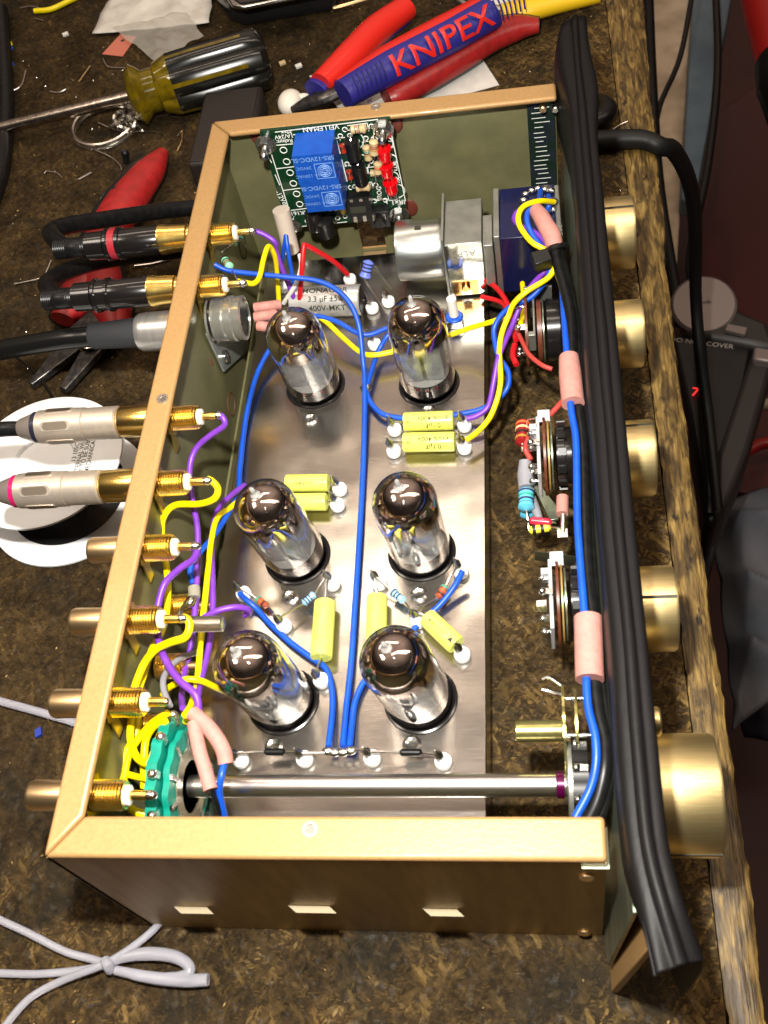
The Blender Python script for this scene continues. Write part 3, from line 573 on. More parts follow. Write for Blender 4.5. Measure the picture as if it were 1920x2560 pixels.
b = MB(); b.lathe([(rM-.15, 0), (rM-.02, .05), (rM, .15), (rM, gx0_-mA.x-.3), (rM-.06, gx0_-mA.x-.12)], (mA.x, gy+1.1, zt-1.5), (1, 0, 0), 48); b.mi = 1; b.box(mA.x+.85, mA.x+1.1, gy+.9, gy+1.1, zt-1.5+rM-.02, zt-1.5+rM+.01); b.build('motor_can', [mat('brushed_can', (.5, .53, .52), .3, 1, c2=(.42, .45, .44), nscale=3, stretch=(.2, 3, 3)), INK], mp_)
for (x, y) in ((985, 205), (1060, 165), (1130, 140), (1210, 150), (1280, 165), (1320, 290), (960, 275), (1300, 380), (1240, 400)):
    q_ = KP(27, x, y, zt+.12); b = MB(); b.ball(q_, .13, (1.2, .9, .7), 6); b.build('solder_blob', SOLDER, mp_)
b = MB(); c = PX(*k(27, 1455, 640), 13.35); b.cyl((12.9, YF+1.35, 4.0), (13.6, YF+1.35, 4.0), .5, 24, .05); b.build('bushing', STEEL, mp_)
# ================================================================ SILVER PRINTED CAPACITOR
A = KP(3, 505, 1530, 2.82); B = KP(3, 1020, 1510, 2.82); A.x = max(A.x, 1.6)
pc = thing('printed_capacitor', 'large silver axial capacitor with black lettering behind the far left tube', 'capacitor', ((A.x+B.x)/2, A.y, 2.2))
SLV = mat('silver_foil_jacket', (.6, .59, .56), .28, .6, c2=(.5, .49, .47), nscale=2, bump=.2, bscale=3)
b = MB(); d = (B-A).normalized(); r = .63; ln = (B-A).length
b.lathe([(r-.04, 0), (r, .04), (r, ln-.04), (r-.04, ln)], A, d, 40); b.mi = 1
up = V((0, -.55, .83)); f = cylfn((A+B)/2, d, r+.012, up)
b.text('MONACOR', .36, lambda x, y: f(x+.05, y+.34), bold=True, cut=1); b.text('3.3 \u00b5F \u00b15%', .32, lambda x, y: f(x+.1, y-.04), bold=True, cut=1); b.text('400V-MKT', .34, lambda x, y: f(x+.15, y-.42), bold=True, cut=1)
b.build('jacket', [SLV, INK], pc)
b = MB(); b.lathe([(r-.03, 0), (r-.03, .03), (.1, .05)], B, d, 40); b.lathe([(r-.03, 0), (r-.03, .03), (.1, .05)], A, -d, 40); b.build('end_seal', BLACK, pc)
b = MB(); b.tube([B, B+d*.4+V((0, 0, -.1)), sp(803, 662)], .045, 6, 4); b.build('lead', TIN, pc)
# trimmer with white shaft
p = KP(27, 180, 1720, 2.2); tr = thing('trimmer', 'small trimmer with white stem and blue collar near the far right tube', 'trimmer', p)
b = MB(); b.box(p.x-.32, p.x+.32, p.y-.22, p.y+.3, 2.2, 2.6); b.build('base', STEEL, tr, bevel=.03)
b = MB(); b.cyl((p.x, p.y, 2.6), (p.x, p.y, 2.75), .34, 20, .04); b.build('collar', BLUE, tr)
b = MB(); b.cyl((p.x, p.y, 2.75), (p.x-.02, p.y, 3.7), .19, 20, .04); b.build('stem', WHT, tr)
# ================================================================ RCA SOCKETS
RZ_ = 6.4; socky = []
SL = ['far end gold phono socket, with mint green resistor and violet wire', 'second gold phono socket from the far end, yellow wire beside round metal connector', 'gold phono socket holding the plug with a black band', 'gold phono socket holding the plug with a magenta band',
      'open gold phono socket above the violet wire, just below the plugged pair', 'open gold phono socket with a hooked yellow wire beside a threaded rod', 'open gold phono socket second from the near corner', 'open gold phono socket closest to the near corner']
for i, (v, lab) in enumerate(zip((508, 620, 905, 1045, 1185, 1340, 1518, 1718), SL)):
    y = yrow(v, RZ_); socky.append(y); t = thing('phono_socket', lab, 'socket', (0.13, y, RZ_), 'gold phono sockets along the rear wall')
    b = MB(); b.lathe([(.44, 0), (.44, .1), (.4, .14), (.42, 1.15), (.38, 1.25), (.24, 1.25), (.24, .7)] if 1 else [], (-.22, y, RZ_), (-1, 0, 0), 32); b.build('barrel', GOLD if i < 4 else ROSE, t)
    b = MB(); b.lathe([(.5, 0), (.52, .05), (.52, .15), (.46, .19)], (0, y, RZ_), (-1, 0, 0), 32); b.build('red_washer' if i != 7 else 'washer', mat('red_washer', (.6, .03, .01), .35), t)
    pr = [(.36, .0)]
    for j in range(11): pr += [(.42, .06+j*.085), (.375, .1+j*.085)]
    pr += [(.4, 1.0), (.36, 1.04)]
    b = MB(); b.lathe(pr, (.2, y, RZ_), (1, 0, 0), 28); b.build('thread', GOLD, t)
    b = MB(); b.lathe([(.62, 0), (.62, .15)], (.15, y, RZ_), (1, 0, 0), 6); b.obox((.2, y-.35, RZ_-.62), (.03, 0, 0), (0, .18, -.05), (0, .1, .45)); b.build('nut_and_tag', mat('dull_gold', (.5, .38, .08), .3, .9), t)
    b = MB(); b.lathe([(.27, 0), (.27, .1), (.2, .12)], (1.24, y, RZ_), (1, 0, 0), 20); b.build('insulator', PTFE, t)
    b = MB(); b.lathe([(.13, 0), (.13, .5), (.1, .58)], (1.34, y, RZ_), (1, 0, 0), 14); b.build('centre_pin', GOLD, t)
    if i not in (6,): b = MB(); b.ball((1.9, y, RZ_), .16, (1.3, .9, .9), 7); b.build('solder_joint', SOLDER, t)
for (v, lab) in ((1350, 'lower row phono socket under the wires, level with the threaded rod'), (1480, 'lower row phono socket under the crossing violet wires'), (1610, 'lower row phono socket behind the yellow wires near the green wafer')):
    y = yrow(v-40, 3.7); t = thing('phono_socket', lab, 'socket', (.13, y, 3.7), 'gold phono sockets along the rear wall')
    pr = [(.36, .0)]
    for j in range(11): pr += [(.42, .06+j*.085), (.375, .1+j*.085)]
    b = MB(); b.lathe(pr, (.2, y, 3.7), (1, 0, 0), 24); b.build('thread', GOLD, t)
    b = MB(); b.lathe([(.27, 0), (.14, .1), (.12, .6)], (1.15, y, 3.7), (1, 0, 0), 14); b.build('centre_pin', ROSE, t)
    b = MB(); b.lathe([(.5, 0), (.52, .1), (.4, .2), (.42, 1.2)], (0, y, 3.7), (-1, 0, 0), 24); b.build('barrel', ROSE, t)
# threaded rod
a = KP(21, 720, 950, 5.6); c = KP(21, 1190, 940, 5.6); b = MB(); ln = (c-a).length; pr = []
for j in range(16): pr += [(.25, j*ln/16), (.205, (j+.5)*ln/16)]
b.lathe(pr, a, c-a, 20); o = b.build('threaded_rod', TIN); tag(o, 'short steel threaded rod end pointing right beneath the violet wire loop', 'threaded rod')
# crimp connector on the blue wire
pts = kp(21, [(740, 410, 4.2), (745, 500, 4.2), (740, 560, 4.2)]); cn = thing('crimp_connector', 'clear sleeved crimp connector on the end of the left blue wire', 'connector', pts[0])
b = MB(); b.tube(pts, .2, 16, 3); b.build('sleeve', mat('milky_sleeve', (.5, .48, .36), .35, trans=.5), cn)
b = MB(); b.tube(kp(21, [(720, 560, 4.2), (680, 640, 4.2), (560, 740, 4.1), (500, 860, 4.0)]), [.16, .2, .09, .07], 12, 4); b.build('crimp_tail', STEEL, cn)
# ================================================================ PHONO PLUGS
def xat(u, y, z):
    lo, hi = -30., 20.
    for _ in range(50):
        m = (lo+hi)/2
        if J((m, y, z))[0] < u: lo = m
        else: hi = m
    return lo
def plug(kind, i, gx, us, lab):
    y = socky[i]; z = RZ_; X = [xat(u, y, z) for u in us]   # gold edge, seam, body end, tail end
    t = thing('phono_plug', lab, 'plug', (X[1], y, z-.5), kind+' phono plugs'); D = (-1, 0, 0)
    b = MB(); g = X[0]; 
    b.lathe([(.5, 0), (.54, .05), (.54, -g-.36-.12 if kind == 'black' else -g-.4), (.5, -g-.33)] if kind != 'black' else [(.44, 0), (.44, .25), (.5, .3), (.53, .75*(-g-.3)), (.58, -g-.38), (.58, -g-.3)], (-.3, y, z), D, 32); b.build('collar', GOLD, t)
    if kind == 'satin':
        m = SATIN; r = .56; ln = X[0]-X[2]
        b = MB(); b.lathe([(r-.06, 0), (r, .05), (r, X[0]-X[1]-.02), (r-.03, X[0]-X[1]), (r+.02, X[0]-X[1]+.02), (r+.04, ln*.6), (r+.02, ln-.03), (r-.03, ln)], (X[0], y, z), D, 40)
        b.build('shell', m, t)
        for a in (.9, 2.05, 3.2, -.3):      # finger slots
            dn = V((0, -math.cos(a), math.sin(a))); tn = V((0, dn.z, -dn.y)); xm = (X[1]+X[2])/2-.05; hl = (X[1]-X[2])/2-.35
            b = MB(); pts = []
            for q in range(20):
                an = 2*math.pi*q/20; pts.append(V((xm, y, z))+V((math.copysign(hl-.12, math.cos(an))+math.cos(an)*.16, 0, 0))+tn*math.sin(an)*.17+dn*(r-.02))
            b.prism(pts, dn*.055); b.mi = 1; pts2 = [V((xm, y, z))+dn*(r+.036)+(p_-V((xm, y, z))-dn*(r-.02))*.82 for p_ in pts]; b.prism(pts2, dn*.004)
            b.build('grip_slot', [m, mat('slot_floor', (.36, .3, .24), .45, 1)], t)
        b = MB(); b.lathe([(r-.01, 0), (r-.02, .16)], (X[2], y, z), D, 40); b.build('colour_band', gx, t)
        b = MB(); b.lathe([(r-.04, .16), (r*.62, (X[2]-X[3])*.9), (r*.55, X[2]-X[3]), (.2, X[2]-X[3])], (X[2], y, z), D, 40); b.build('tail_cone', mat('satin_nickel_dark', (.4, .34, .3), .42, .7), t)
    else:
        r = .55; b = MB(); b.lathe([(r-.03, 0), (r, .04), (r, X[0]-X[1]), (r+.05, X[0]-X[1]+.02)], (X[0], y, z), D, 40); b.build('shell', BLACKA, t)
        b = MB(); l2 = X[1]-X[2]; pr = []
        for f0, f1 in ((0, .22), (.7, .9)):
            pr += [(r+.02, f0*l2), (r+.06, f0*l2+.02), (r+.06, f1*l2-.02), (r+.02, f1*l2)]
        b.lathe(pr, (X[1], y, z), D, 40); n = 46
        for q in range(n):
            an = 2*math.pi*q/n; dn = V((0, math.cos(an), math.sin(an)))
            for f in (.11, .8): b.obox(V((X[1]-f*l2, y, z))+dn*(r+.06), V((.09*l2/1, 0, 0)), dn*.02, V((0, -dn.z, dn.y))*.018)
        b.build('knurled_ring', BLACKA, t)
        if gx: b = MB(); b.lathe([(r+.04, .27*l2), (r+.04, .66*l2)], (X[1], y, z), D, 40); b.build('colour_band', gx, t)
        b = MB(); b.lathe([(r-.0, l2), (r-.02, l2+X[2]-X[3]-.03), (r-.08, l2+X[2]-X[3])], (X[1], y, z), D, 40); b.build('tail_cap', BLACKA, t)
    return X, y
X3, y3 = plug('satin', 2, mat('black_band_ring', (.015, .015, .03), .3), (k(6, 805, 0)[0], k(6, 585, 0)[0], k(6, 272, 0)[0], k(6, 135, 0)[0]), 'satin nickel phono plug with a black band, over the white spool')
X4, y4 = plug('satin', 3, mat('magenta_ring', (.42, .01, .09), .25), (k(6, 690, 0)[0], k(6, 460, 0)[0], k(6, 135, 0)[0], -2), 'satin nickel phono plug with a magenta band, over the white spool')
X1, y1 = plug('black', 0, mat('red_ring', (.32, .02, .03), .4), (k(2, 1045, 0)[0], k(2, 800, 0)[0], k(2, 690, 0)[0], k(2, 572, 0)[0]), 'black phono plug with a red ring, in the farthest socket')
X2, y2 = plug('black', 1, None, (k(2, 980, 0)[0], k(2, 730, 0)[0], k(2, 612, 0)[0], k(2, 490, 0)[0]), 'plain black phono plug in the second socket')
def cable(name, lab, pts, r, m, cat='cable', group=None, ribs=None):
    b = MB(); b.tube(pts, r, 14, 8)
    if ribs:
        a, c = ribs; n = 16
        for i in range(n): b.torus(a+(c-a)*i/n, c-a, r+.0, .045, 16, 6)
    o = b.build(name, m); tag(o, lab, cat, group); return o
e1 = V((X1[3], y1, RZ_)); cable('plug_cable', 'thick black cable looping back from the red ringed plug', [e1, e1+V((-.8, 0, 0)), KP(2, 350, 300, 6.1), KP(2, 340, 255, 5.7), KP(2, 450, 215, 5.2), KP(2, 700, 175, 4.2), KP(2, 1000, 130, 3.0), KP(2, 1230, 105, 2.2), KP(2, 1560, 75, 1.2), P(760, 470, .5)], .36, BLACKM, group='black plug cables', ribs=(e1, e1+V((-1.4, .03, -.02))))
e2 = V((X2[3], y2, RZ_)); cable('plug_cable', 'thick black cable looping back from the plain black plug', [e2, e2+V((-.8, 0, 0)), KP(2, 320, 625, 6.1), KP(2, 310, 590, 5.6), KP(2, 430, 515, 4.8), KP(2, 620, 455, 3.8), KP(2, 850, 415, 2.6), KP(2, 1150, 380, 1.2), KP(2, 1300, 360, .6)], .36, BLACKM, group='black plug cables', ribs=(e2, e2+V((-1.3, .03, -.02))))
cable('plug_cable', 'black cable entering the tail of the black banded satin plug', [V((X3[3]+.2, y3, RZ_)), V((X3[3]-1.5, y3, RZ_-.05)), V((X3[3]-8, y3+.4, 5))], .27, BLACKM, group='black plug cables')
# XLR style plug
zX = 4.9; yx = yrow(712, zX, -1); 
xl = thing('round_connector_plug', 'silver round connector plug with black rubber boot below the black phono plugs', 'plug', (-1.5, yx, zX-.7))
xa, xb, xc = xat(k(2, 905, 0)[0], yx, zX), xat(k(2, 590, 0)[0], yx, zX), -14
b = MB(); b.lathe([(.66, 0), (.72, .1), (.74, .3), (.74, -xa)], (xa, yx, zX), (1, 0, 0), 40); b.build('shell', mat('brushed_nickel', (.6, .58, .55), .33, .8, c2=(.5, .48, .46), nscale=4, stretch=(3, .3, .3)), xl)
b = MB(); b.lathe([(.44, 0), (.5, .1), (.58, xa-xb), (.5, xa-xb+.02)], (xb, yx, zX), (1, 0, 0), 32); b.build('boot', mat('boot_rubber', (.022, .023, .026), .7, bump=.4, bscale=10), xl)
cable('connector_cable', 'straight thick black cable of the silver round connector', [V((xb+.1, yx, zX)), V((xb-2, yx-.02, zX-.1)), V((xc, yx+.3, 3.6)), V((xc-8, yx+1, 2.6))], .4, mat('glossy_black_jacket', (.006, .006, .006), .25, spec=.4))
# round connector inside
xs = thing('round_connector_socket', 'chrome threaded round socket on a hexagonal steel flange behind the far left tube', 'socket', (.2, yx, zX))
pts = [PX(*k(13, x, y), .22) for x, y in ((200, 1040), (250, 860), (330, 700), (520, 700), (600, 1180), (365, 1395))]
b = MB(); b.prism(pts, (.08, 0, 0)); b.build('flange', mat('pale_flange', (.42, .45, .43), .32, .6, c2=(.32, .35, .33), nscale=1.5), xs, bevel=.02)
sc0 = V((.3, PX(*k(13, 400, 890), .3).y, PX(*k(13, 400, 890), .3).z)); cc = KP(13, 560, 890, zX); yc = yrow(cc and k(13, 560, 890)[1], zX, 1.2)
b = MB(); pr = [(.85, 0), (.85, .22), (.78, .24)]
for j in range(5): pr += [(.82, .3+j*.07), (.76, .335+j*.07)]
pr += [(.8, .68), (.86, .72), (.86, .95), (.82, 1.0), (.84, 1.3), (.7, 1.34), (.7, 1.2)]
b.lathe(pr, (.3, yc, zX), (1, 0, 0), 40); b.build('threaded_body', mat('chromed_body', (.5, .5, .46), .26, .8), xs)
b = MB(); b.lathe([(.87, .1), (.9, .14), (.87, .2)], (.3, yc, zX), (1, 0, 0), 40); b.lathe([(.7, 1.22), (.7, 1.3)], (.3, yc, zX), (1, 0, 0), 30); b.build('seal_ring', BLACKA, xs)
p = PX(*k(13, 385, 1250), .35); b = MB(); b.lathe([(.26, 0), (.26, .14), (.15, .2)], (.3, p.y, p.z), (1, 0, 0), 20); b.build('flange_screw', STEEL, xs)
for i, (x0, y0, x1, y1_) in enumerate(((665, 790, 900, 760), (665, 880, 860, 850), (700, 960, 800, 970))):
    o = cable('insulating_sleeve', ('upper', 'middle', 'lower')[i]+' pink sleeve leaving the round chrome socket', kp(13, [(x0, y0, zX), ((x0+x1)/2, (y0+y1_)/2, zX), (x1, y1_, zX-.2)]), .19, PINK, 'sleeve', 'pink sleeves')
# ================================================================ SELECTOR
zs = 4.0; ysft = yrow(1697, zs, 8)
sh = thing('selector_shaft', 'polished steel selector shaft crossing the near end with a green wafer switch', 'switch', (2, ysft, zs))
xw = xat(372, ysft, zs); xe = xat(1226, ysft, zs)
b = MB(); b.cyl((xw, ysft, zs), (xe, ysft, zs), .32, 32, .03); b.build('rod', mat('polished_shaft', (.75, .72, .69), .27, 1, c2=(.65, .62, .6), nscale=3, stretch=(.3, 3, 3)), sh)
def gear(b, x0, x1, r, n=18, amp=.07):
    pts = []
    for i in range(n*4):
        a = 2*math.pi*i/(n*4); rr = r+(amp if (i//2) % 2 else -amp*.3)+random.random()*.02; pts.append(V((x0, ysft+math.cos(a)*rr, zs+math.sin(a)*rr)))
    b.prism(pts, (x1-x0, 0, 0))
xg = xat(350, ysft, zs+1.5)
b = MB(); gear(b, xg-.25, xg+.06, 1.95); b.build('wafer', GREENW, sh)
b = MB(); gear(b, xg+.12, xg+.3, 1.6, 14); b.build('wafer', GREENW, sh)
b = MB(); n = 40
b.lathe([(.75, .0), (1.15, .0), (1.15, .05), (.75, .05), (.75, 0)], (xg+.32, ysft, zs), (1, 0, 0), 40); b.build('wafer_ring', mat('aged_contact_metal', (.42, .38, .28), .3, .9), sh)
b = MB()
for a in range(0, 360, 30):
    ar = math.radians(a+10); dn = V((0, math.cos(ar), math.sin(ar))); b.obox(V((xg+.0, ysft, zs))+dn*2.0, (.12, 0, 0), dn*.16, V((0, -dn.z, dn.y))*.1); b.ball(V((xg-.0, ysft, zs))+dn*2.12, .14, n=6); b.obox(V((xg+.34, ysft, zs))+dn*1.3, (.04, 0, 0), dn*.3, V((0, -dn.z, dn.y))*.07)
b.build('contact', SOLDER, sh)
b = MB(); b.lathe([(.33, 0), (.36, .03), (.36, .2), (.33, .22)], (xe-.3, ysft, zs), (1, 0, 0), 24); b.build('marker_dye', mat('magenta_dye', (.07, .0, .035), .3, .4), sh)
# near switch body on the shaft
def dwafer(t, x, y, z, r, th, m, name='wafer', tooth=0):
    b = MB(); pts = []
    for i in range(48):
        a = 2*math.pi*i/48; rr = r+(tooth if i % 4 < 2 else 0); pts.append(V((x, y+math.cos(a)*rr, z+math.sin(a)*rr)))
    b.prism(pts, (th, 0, 0)); b.build(name, m, t); return b
def lugs(t, x, y, z, r, n, m=SOLDER, w=.09, L=.22, a0=0, out=-.25):
    b = MB()
    for i in range(n):
        a = a0+2*math.pi*i/n; dn = V((0, math.cos(a), math.sin(a))); c = V((x, y, z))+dn*r; b.obox(c+V((out/2, 0, 0)), (abs(out)/2+.05, 0, 0), dn*.03, V((0, -dn.z, dn.y))*w); b.ball(c+V((out, 0, 0)), .12, n=6)
    b.build('lugs', m, t)
xn = xe; b = MB(); b.lathe([(1.0, 0), (1.15, .03), (1.15, .14)], (xn, ysft, zs), (1, 0, 0), 36); b.build('switch_cap_plate', GALV, sh)
dwafer(sh, xn+.14, ysft, zs, 1.2, .42, BLACK, 'switch_body', .05); dwafer(sh, xn+.7, ysft, zs, 1.25, .1, ZINC, 'index_plate')
lugs(sh, xn+.5, ysft, zs, 1.28, 10, a0=.3)
# ================================================================ ROTARY SWITCHES behind the other knobs
def switch(u, v, lab, x0, kind):
    lo, hi = -2, 30
    for _ in range(40):
        m = (lo+hi)/2
        if J((12.9, m, 4.0))[1] > v: lo = m
        else: hi = m
    y = lo; t = thing('rotary_switch', lab, 'switch', (12.6, y, 4.0), 'rotary switches behind the front panel')
    if kind == 'pot':      # brown wafers in a steel yoke with black body
        dwafer(t, x0, y, 4, 1.35, .09, BROWNW); dwafer(t, x0+.42, y, 4, 1.1, .16, BROWNW); dwafer(t, x0+.62, y, 4, 1.16, .04, ZINC, 'washer')
        b = MB(); b.lathe([(1.05, 0), (1.12, .05), (1.12, .5), (.9, .55)], (x0+.72, y, 4), (1, 0, 0), 36); b.build('body', BLACKA, t)
        b = MB(); b.box(x0-.02, x0+1.0, y+1.25, y+1.37, 3.4, 4.9); b.box(x0+.28, x0+.36, y-1.0, y+1.0, 4.4, 5.0); b.box(x0+.1, x0+.36, y-1.15, y-.95, 4.2, 5.0); b.build('yoke', GALV, t, bevel=.02)
        lugs(t, x0, y, 4, .9, 5, a0=.9)
    elif kind == 'wafer':
        b = MB(); b.box(x0-.06, x0+.06, y-1.1, y+1.25, 3.2, 4.6); b.box(x0-.28, x0, y+.75, y+.95, 4.0, 4.6); b.box(x0+.0, x0+.42, y+1.0, y+1.5, 4.55, 4.62); b.build('bracket', mat('white_grey_plate', (.55, .56, .58), .35, .5), t, bevel=.02)
        dwafer(t, x0+.16, y, 4, 1.3, .08, BROWNW); dwafer(t, x0+.3, y, 4, 1.2, .05, mat('amber_gasket', (.35, .22, .06), .4, .3), 'gasket'); dwafer(t, x0+.4, y, 4, 1.1, .05, ZINC, 'washer')
        b = MB(); b.lathe([(.9, 0), (1.05, .03), (1.05, .28), (.95, .3), (.95, .5)], (x0+.55, y, 4), (1, 0, 0), 36); b.build('body', BLACKA, t)
        b = MB()
        for i in range(12):
            a = i*math.pi/6; dn = V((0, math.cos(a), math.sin(a))); b.obox(V((x0+.75, y, 4))+dn*1.08, (.13, 0, 0), dn*.06, V((0, -dn.z, dn.y))*.12)
        b.build('castellation', BLACK, t); lugs(t, x0, y, 4, .8, 6, a0=.5)
    return t, y
t, y = switch(1170, 712, 'rotary part behind the second knob, brown wafers in a steel yoke with red wires', 12.05, 'pot')
t, y = switch(1185, 985, 'rotary part behind the middle knob, pale plate and brown gasket with red resistor', 12.35, 'wafer')
t, y = switch(1205, 1305, 'rotary part behind the fourth knob, brown disc with bright hexagonal stem', 12.55, 'wafer')
b = MB(); b.lathe([(.2, 0), (.22, .3)], (12.1, y-.1, 4.1), (1, 0, 0), 6); b.build('hex_stem', STEEL, t)
# bare index plate with stub shaft between
y = yrow(1575, 4.2, 12.6); t = thing('index_mechanism', 'bare yellow zinc index plate with stub shaft in the near right corner', 'switch', (12.7, y, 4)); YZ = mat('yellow_zinc', (.42, .4, .16), .28, .9, c2=(.34, .3, .1), nscale=4)
dwafer(t, 12.72, y, 4.2, 1.15, .07, YZ, 'plate', .08); dwafer(t, 13.05, y, 4.2, 1.2, .07, YZ, 'plate')
b = MB(); b.cyl((11.4, y-.05, 4.2), (12.72, y-.05, 4.2), .3, 24, .03); b.build('stub_shaft', YZ, t)
b = MB(); b.cyl((12.75, y-.5, 5.0), (13.5, y-.5, 5.0), .07, 12); b.cyl((12.75, y+.6, 4.9), (13.5, y+.6, 4.9), .07, 12); b.build('spacer', STEEL, t)
b = MB(); b.tube([(12.72, y+1.0, 4.9), (12.4, y+1.2, 5.0), (12.2, y+1.15, 5.0)], .05, 8, 4); b.tube([(12.72, y+.7, 5.0), (12.4, y+.75, 5.1), (12.2, y+.8, 5.1)], .05, 8, 4); b.build('spring_wire', TIN, t)
# metal brackets lying between the switches
b = MB(); pA = kp(24, [(300, 1040, 1.2), (420, 1030, 1.2), (680, 1360, 1.2), (680, 1520, 1.2), (560, 1540, 1.2)]); b.prism(pA, (0, 0, .1)); o = b.build('shield_plate', ZINC, bevel=.02); tag(o, 'thin angled metal plate beneath the middle rotary part', 'metal plate')
b = MB(); pA = kp(24, [(330, 1985, 2.4), (930, 2060, 2.4), (900, 2190, 1.2), (330, 2100, 1.2)]); b.prism(pA, (0, 0, .1)); o = b.build('shield_plate', ZINC, bevel=.02); tag(o, 'bent strip of grey metal lying across, above the fourth rotary part', 'metal plate')
b = MB(); b.tube(kp(24, [(735, 1180, 3.6), (730, 1430, 3.6)]), .2, 14, 0); o = b.build('insulating_sleeve', PINK); tag(o, 'short pink sleeve between the middle and fourth rotary parts', 'sleeve', 'pink sleeves')
b = MB(); b.tube(kp(24, [(745, 1430, 3.6), (740, 1700, 3.4)]), .09, 10, 0); b.box(*sum([[KP(24, 735, 1740, 3.3)[i]-.16, KP(24, 735, 1740, 3.3)[i]+.16] for i in range(3)], [])); o = b.build('solder_post', TIN); tag(o, 'bare metal post below the short pink sleeve', 'post')
b = MB(); b.tube(kp(24, [(190, 640, 3.2), (200, 850, 3.0), (210, 1060, 3.0)]), [.2, .3, .27], 14, 4); o = b.build('clear_sleeve', GREYS); tag(o, 'cloudy grey sleeve above the cyan resistor', 'sleeve')
b = MB(); b.tube(kp(24, [(280, 1200, 2.6), (340, 1350, 2.7), (400, 1500, 2.8)]), [.17, .17, .12], 12, 4); o = b.build('clear_sleeve', GREYS); tag(o, 'thin cloudy sleeve slanting right of the cyan resistor', 'sleeve')
# ================================================================ HOOK-UP WIRES
GW = 'coloured hook-up wires inside the chassis'
def wire(lab, m, pts, r=.135, name='hookup_wire'):
    jit = [V(p)+V((random.uniform(-.02, .02), random.uniform(-.02, .02), 0)) for p in pts]; b = MB(); b.tube(jit, r*.75, 10, 7); o = b.build(name, m); tag(o, lab, 'wire', GW); return o
J0 = P(790, 838, 2.6)
wire('long blue wire running down the middle of the plate between the tubes', BLUE, DP([(462, 572, 5.9), (500, 586, 5.6), (600, 597, 5.3), (690, 608, 5.0), (745, 640, 4.6), (772, 695, 4), (783, 770, 3.2), (788, 838, 2.7), (784, 1000, 2.42), (776, 1180, 2.4), (768, 1300, 2.4), (760, 1420, 2.4), (748, 1540, 2.42), (741, 1612, 2.7)]))
wire('blue wire along the left edge of the plate down to the clear crimp', BLUE, DP([(640, 722, 3.0), (600, 738, 2.9), (583, 754, 2.8), (556, 805, 2.6), (537, 874, 2.5), (528, 933, 2.45), (519, 1010, 2.5), (514, 1062, 2.7), (497, 1103, 3.3), (462, 1158, 3.9), (433, 1193, 4.3), (412, 1228, 4.3), (416, 1262, 4.2)]))
wire('blue wire swinging right behind the far left tube', BLUE, DP([(665, 680, 3.4), (700, 686, 3.4), (732, 697, 3.4), (770, 719, 3.3), (799, 723, 3.2), (837, 709, 3.2)]))
wire('short blue wire dropping from the far right tube to the solder joint', BLUE, DP([(870, 690, 3.2), (838, 723, 3.0), (815, 765, 2.6), (792, 832, 2.6)]))
wire('blue wire curving from the cable tie past the plate edge to the three wire joint', BLUE, DP([(1180, 608, 5.4), (1147, 643, 5.0), (1110, 659, 4.8), (1082, 682, 4.5), (1069, 708, 4.2), (1068, 732, 4.0), (1076, 770, 3.8), (1099, 806, 3.6), (1092, 845, 3.3), (1045, 882, 2.8), (980, 897, 2.6), (930, 905, 2.5), (868, 903, 2.5), (825, 893, 2.5), (800, 868, 2.5), (790, 838, 2.6)]))
wire('yellow wire curving down from the cable tie to the lower paired capacitor', YEL, DP([(1200, 575, 5.9), (1185, 601, 5.7), (1138, 630, 5.5), (1112, 654, 5.2), (1100, 682, 4.8), (1085, 718, 4.5), (1079, 760, 4.2), (1080, 831, 3.7), (1063, 895, 3.2), (1035, 930, 3.0), (1008, 950, 2.95)]))
wire('violet wire curving down from the cable tie to the upper paired capacitor', PUR, DP([(1194, 564, 5.8), (1175, 590, 5.6), (1145, 622, 5.1), (1122, 668, 4.6), (1108, 703, 4.3), (1091, 738, 4.2), (1076, 776, 4.1), (1066, 831, 3.6), (1054, 878, 3.1), (1030, 898, 2.95), (1008, 904, 2.95)]))
wire('yellow wire passing behind the far right tube and looping left', YEL, DP([(1112, 662, 4.6), (1077, 689, 4.2), (1022, 706, 3.5), (976, 722, 3.2), (915, 745, 3.0), (848, 760, 2.9), (805, 767, 2.9), (776, 759, 2.9), (740, 729, 3.1), (706, 697, 3.3), (680, 680, 3.3)]))
wire('yellow wire hooped over the top of the dark blue potentiometer', YEL, DP([(1196, 437, 6.0), (1166, 435, 6.5), (1134, 444, 6.6), (1121, 462, 6.6), (1123, 485, 6.5), (1138, 510, 6.4), (1154, 526, 6.3), (1185, 545, 6.1), (1200, 575, 5.9)]))
wire('blue wire hooped over the top of the dark blue potentiometer', BLUE, DP([(1168, 410, 5.6), (1166, 432, 6.0), (1157, 446, 6.4), (1141, 460, 6.5), (1138, 480, 6.5), (1151, 508, 6.3), (1175, 540, 6.1), (1192, 570, 5.8), (1180, 608, 5.4)]))
wire('violet wire peeping out left of the yellow hoop', PUR, DP([(1125, 452, 6.0), (1115, 462, 6.1), (1113, 476, 6.1), (1129, 489, 6.1), (1160, 504, 6.1), (1181, 530, 6.0), (1194, 564, 5.8)]))
wire('short blue stub among the solder of the potentiometer', BLUE, DP([(1184, 424, 5.6), (1187, 440, 5.9), (1180, 456, 5.7)]))
wire('yellow wire dropping under the dark blue potentiometer to the second rotary part', YEL, DP([(1128, 612, 3.4), (1132, 640, 3.5), (1129, 680, 3.6), (1124, 700, 3.9)]))
b = MB(); b.ball(J0, .2, (1.1, 1, .8), 7); o = b.build('solder_joint', SOLDER); tag(o, 'solder joint on the plate where three blue wires meet', 'solder joint')
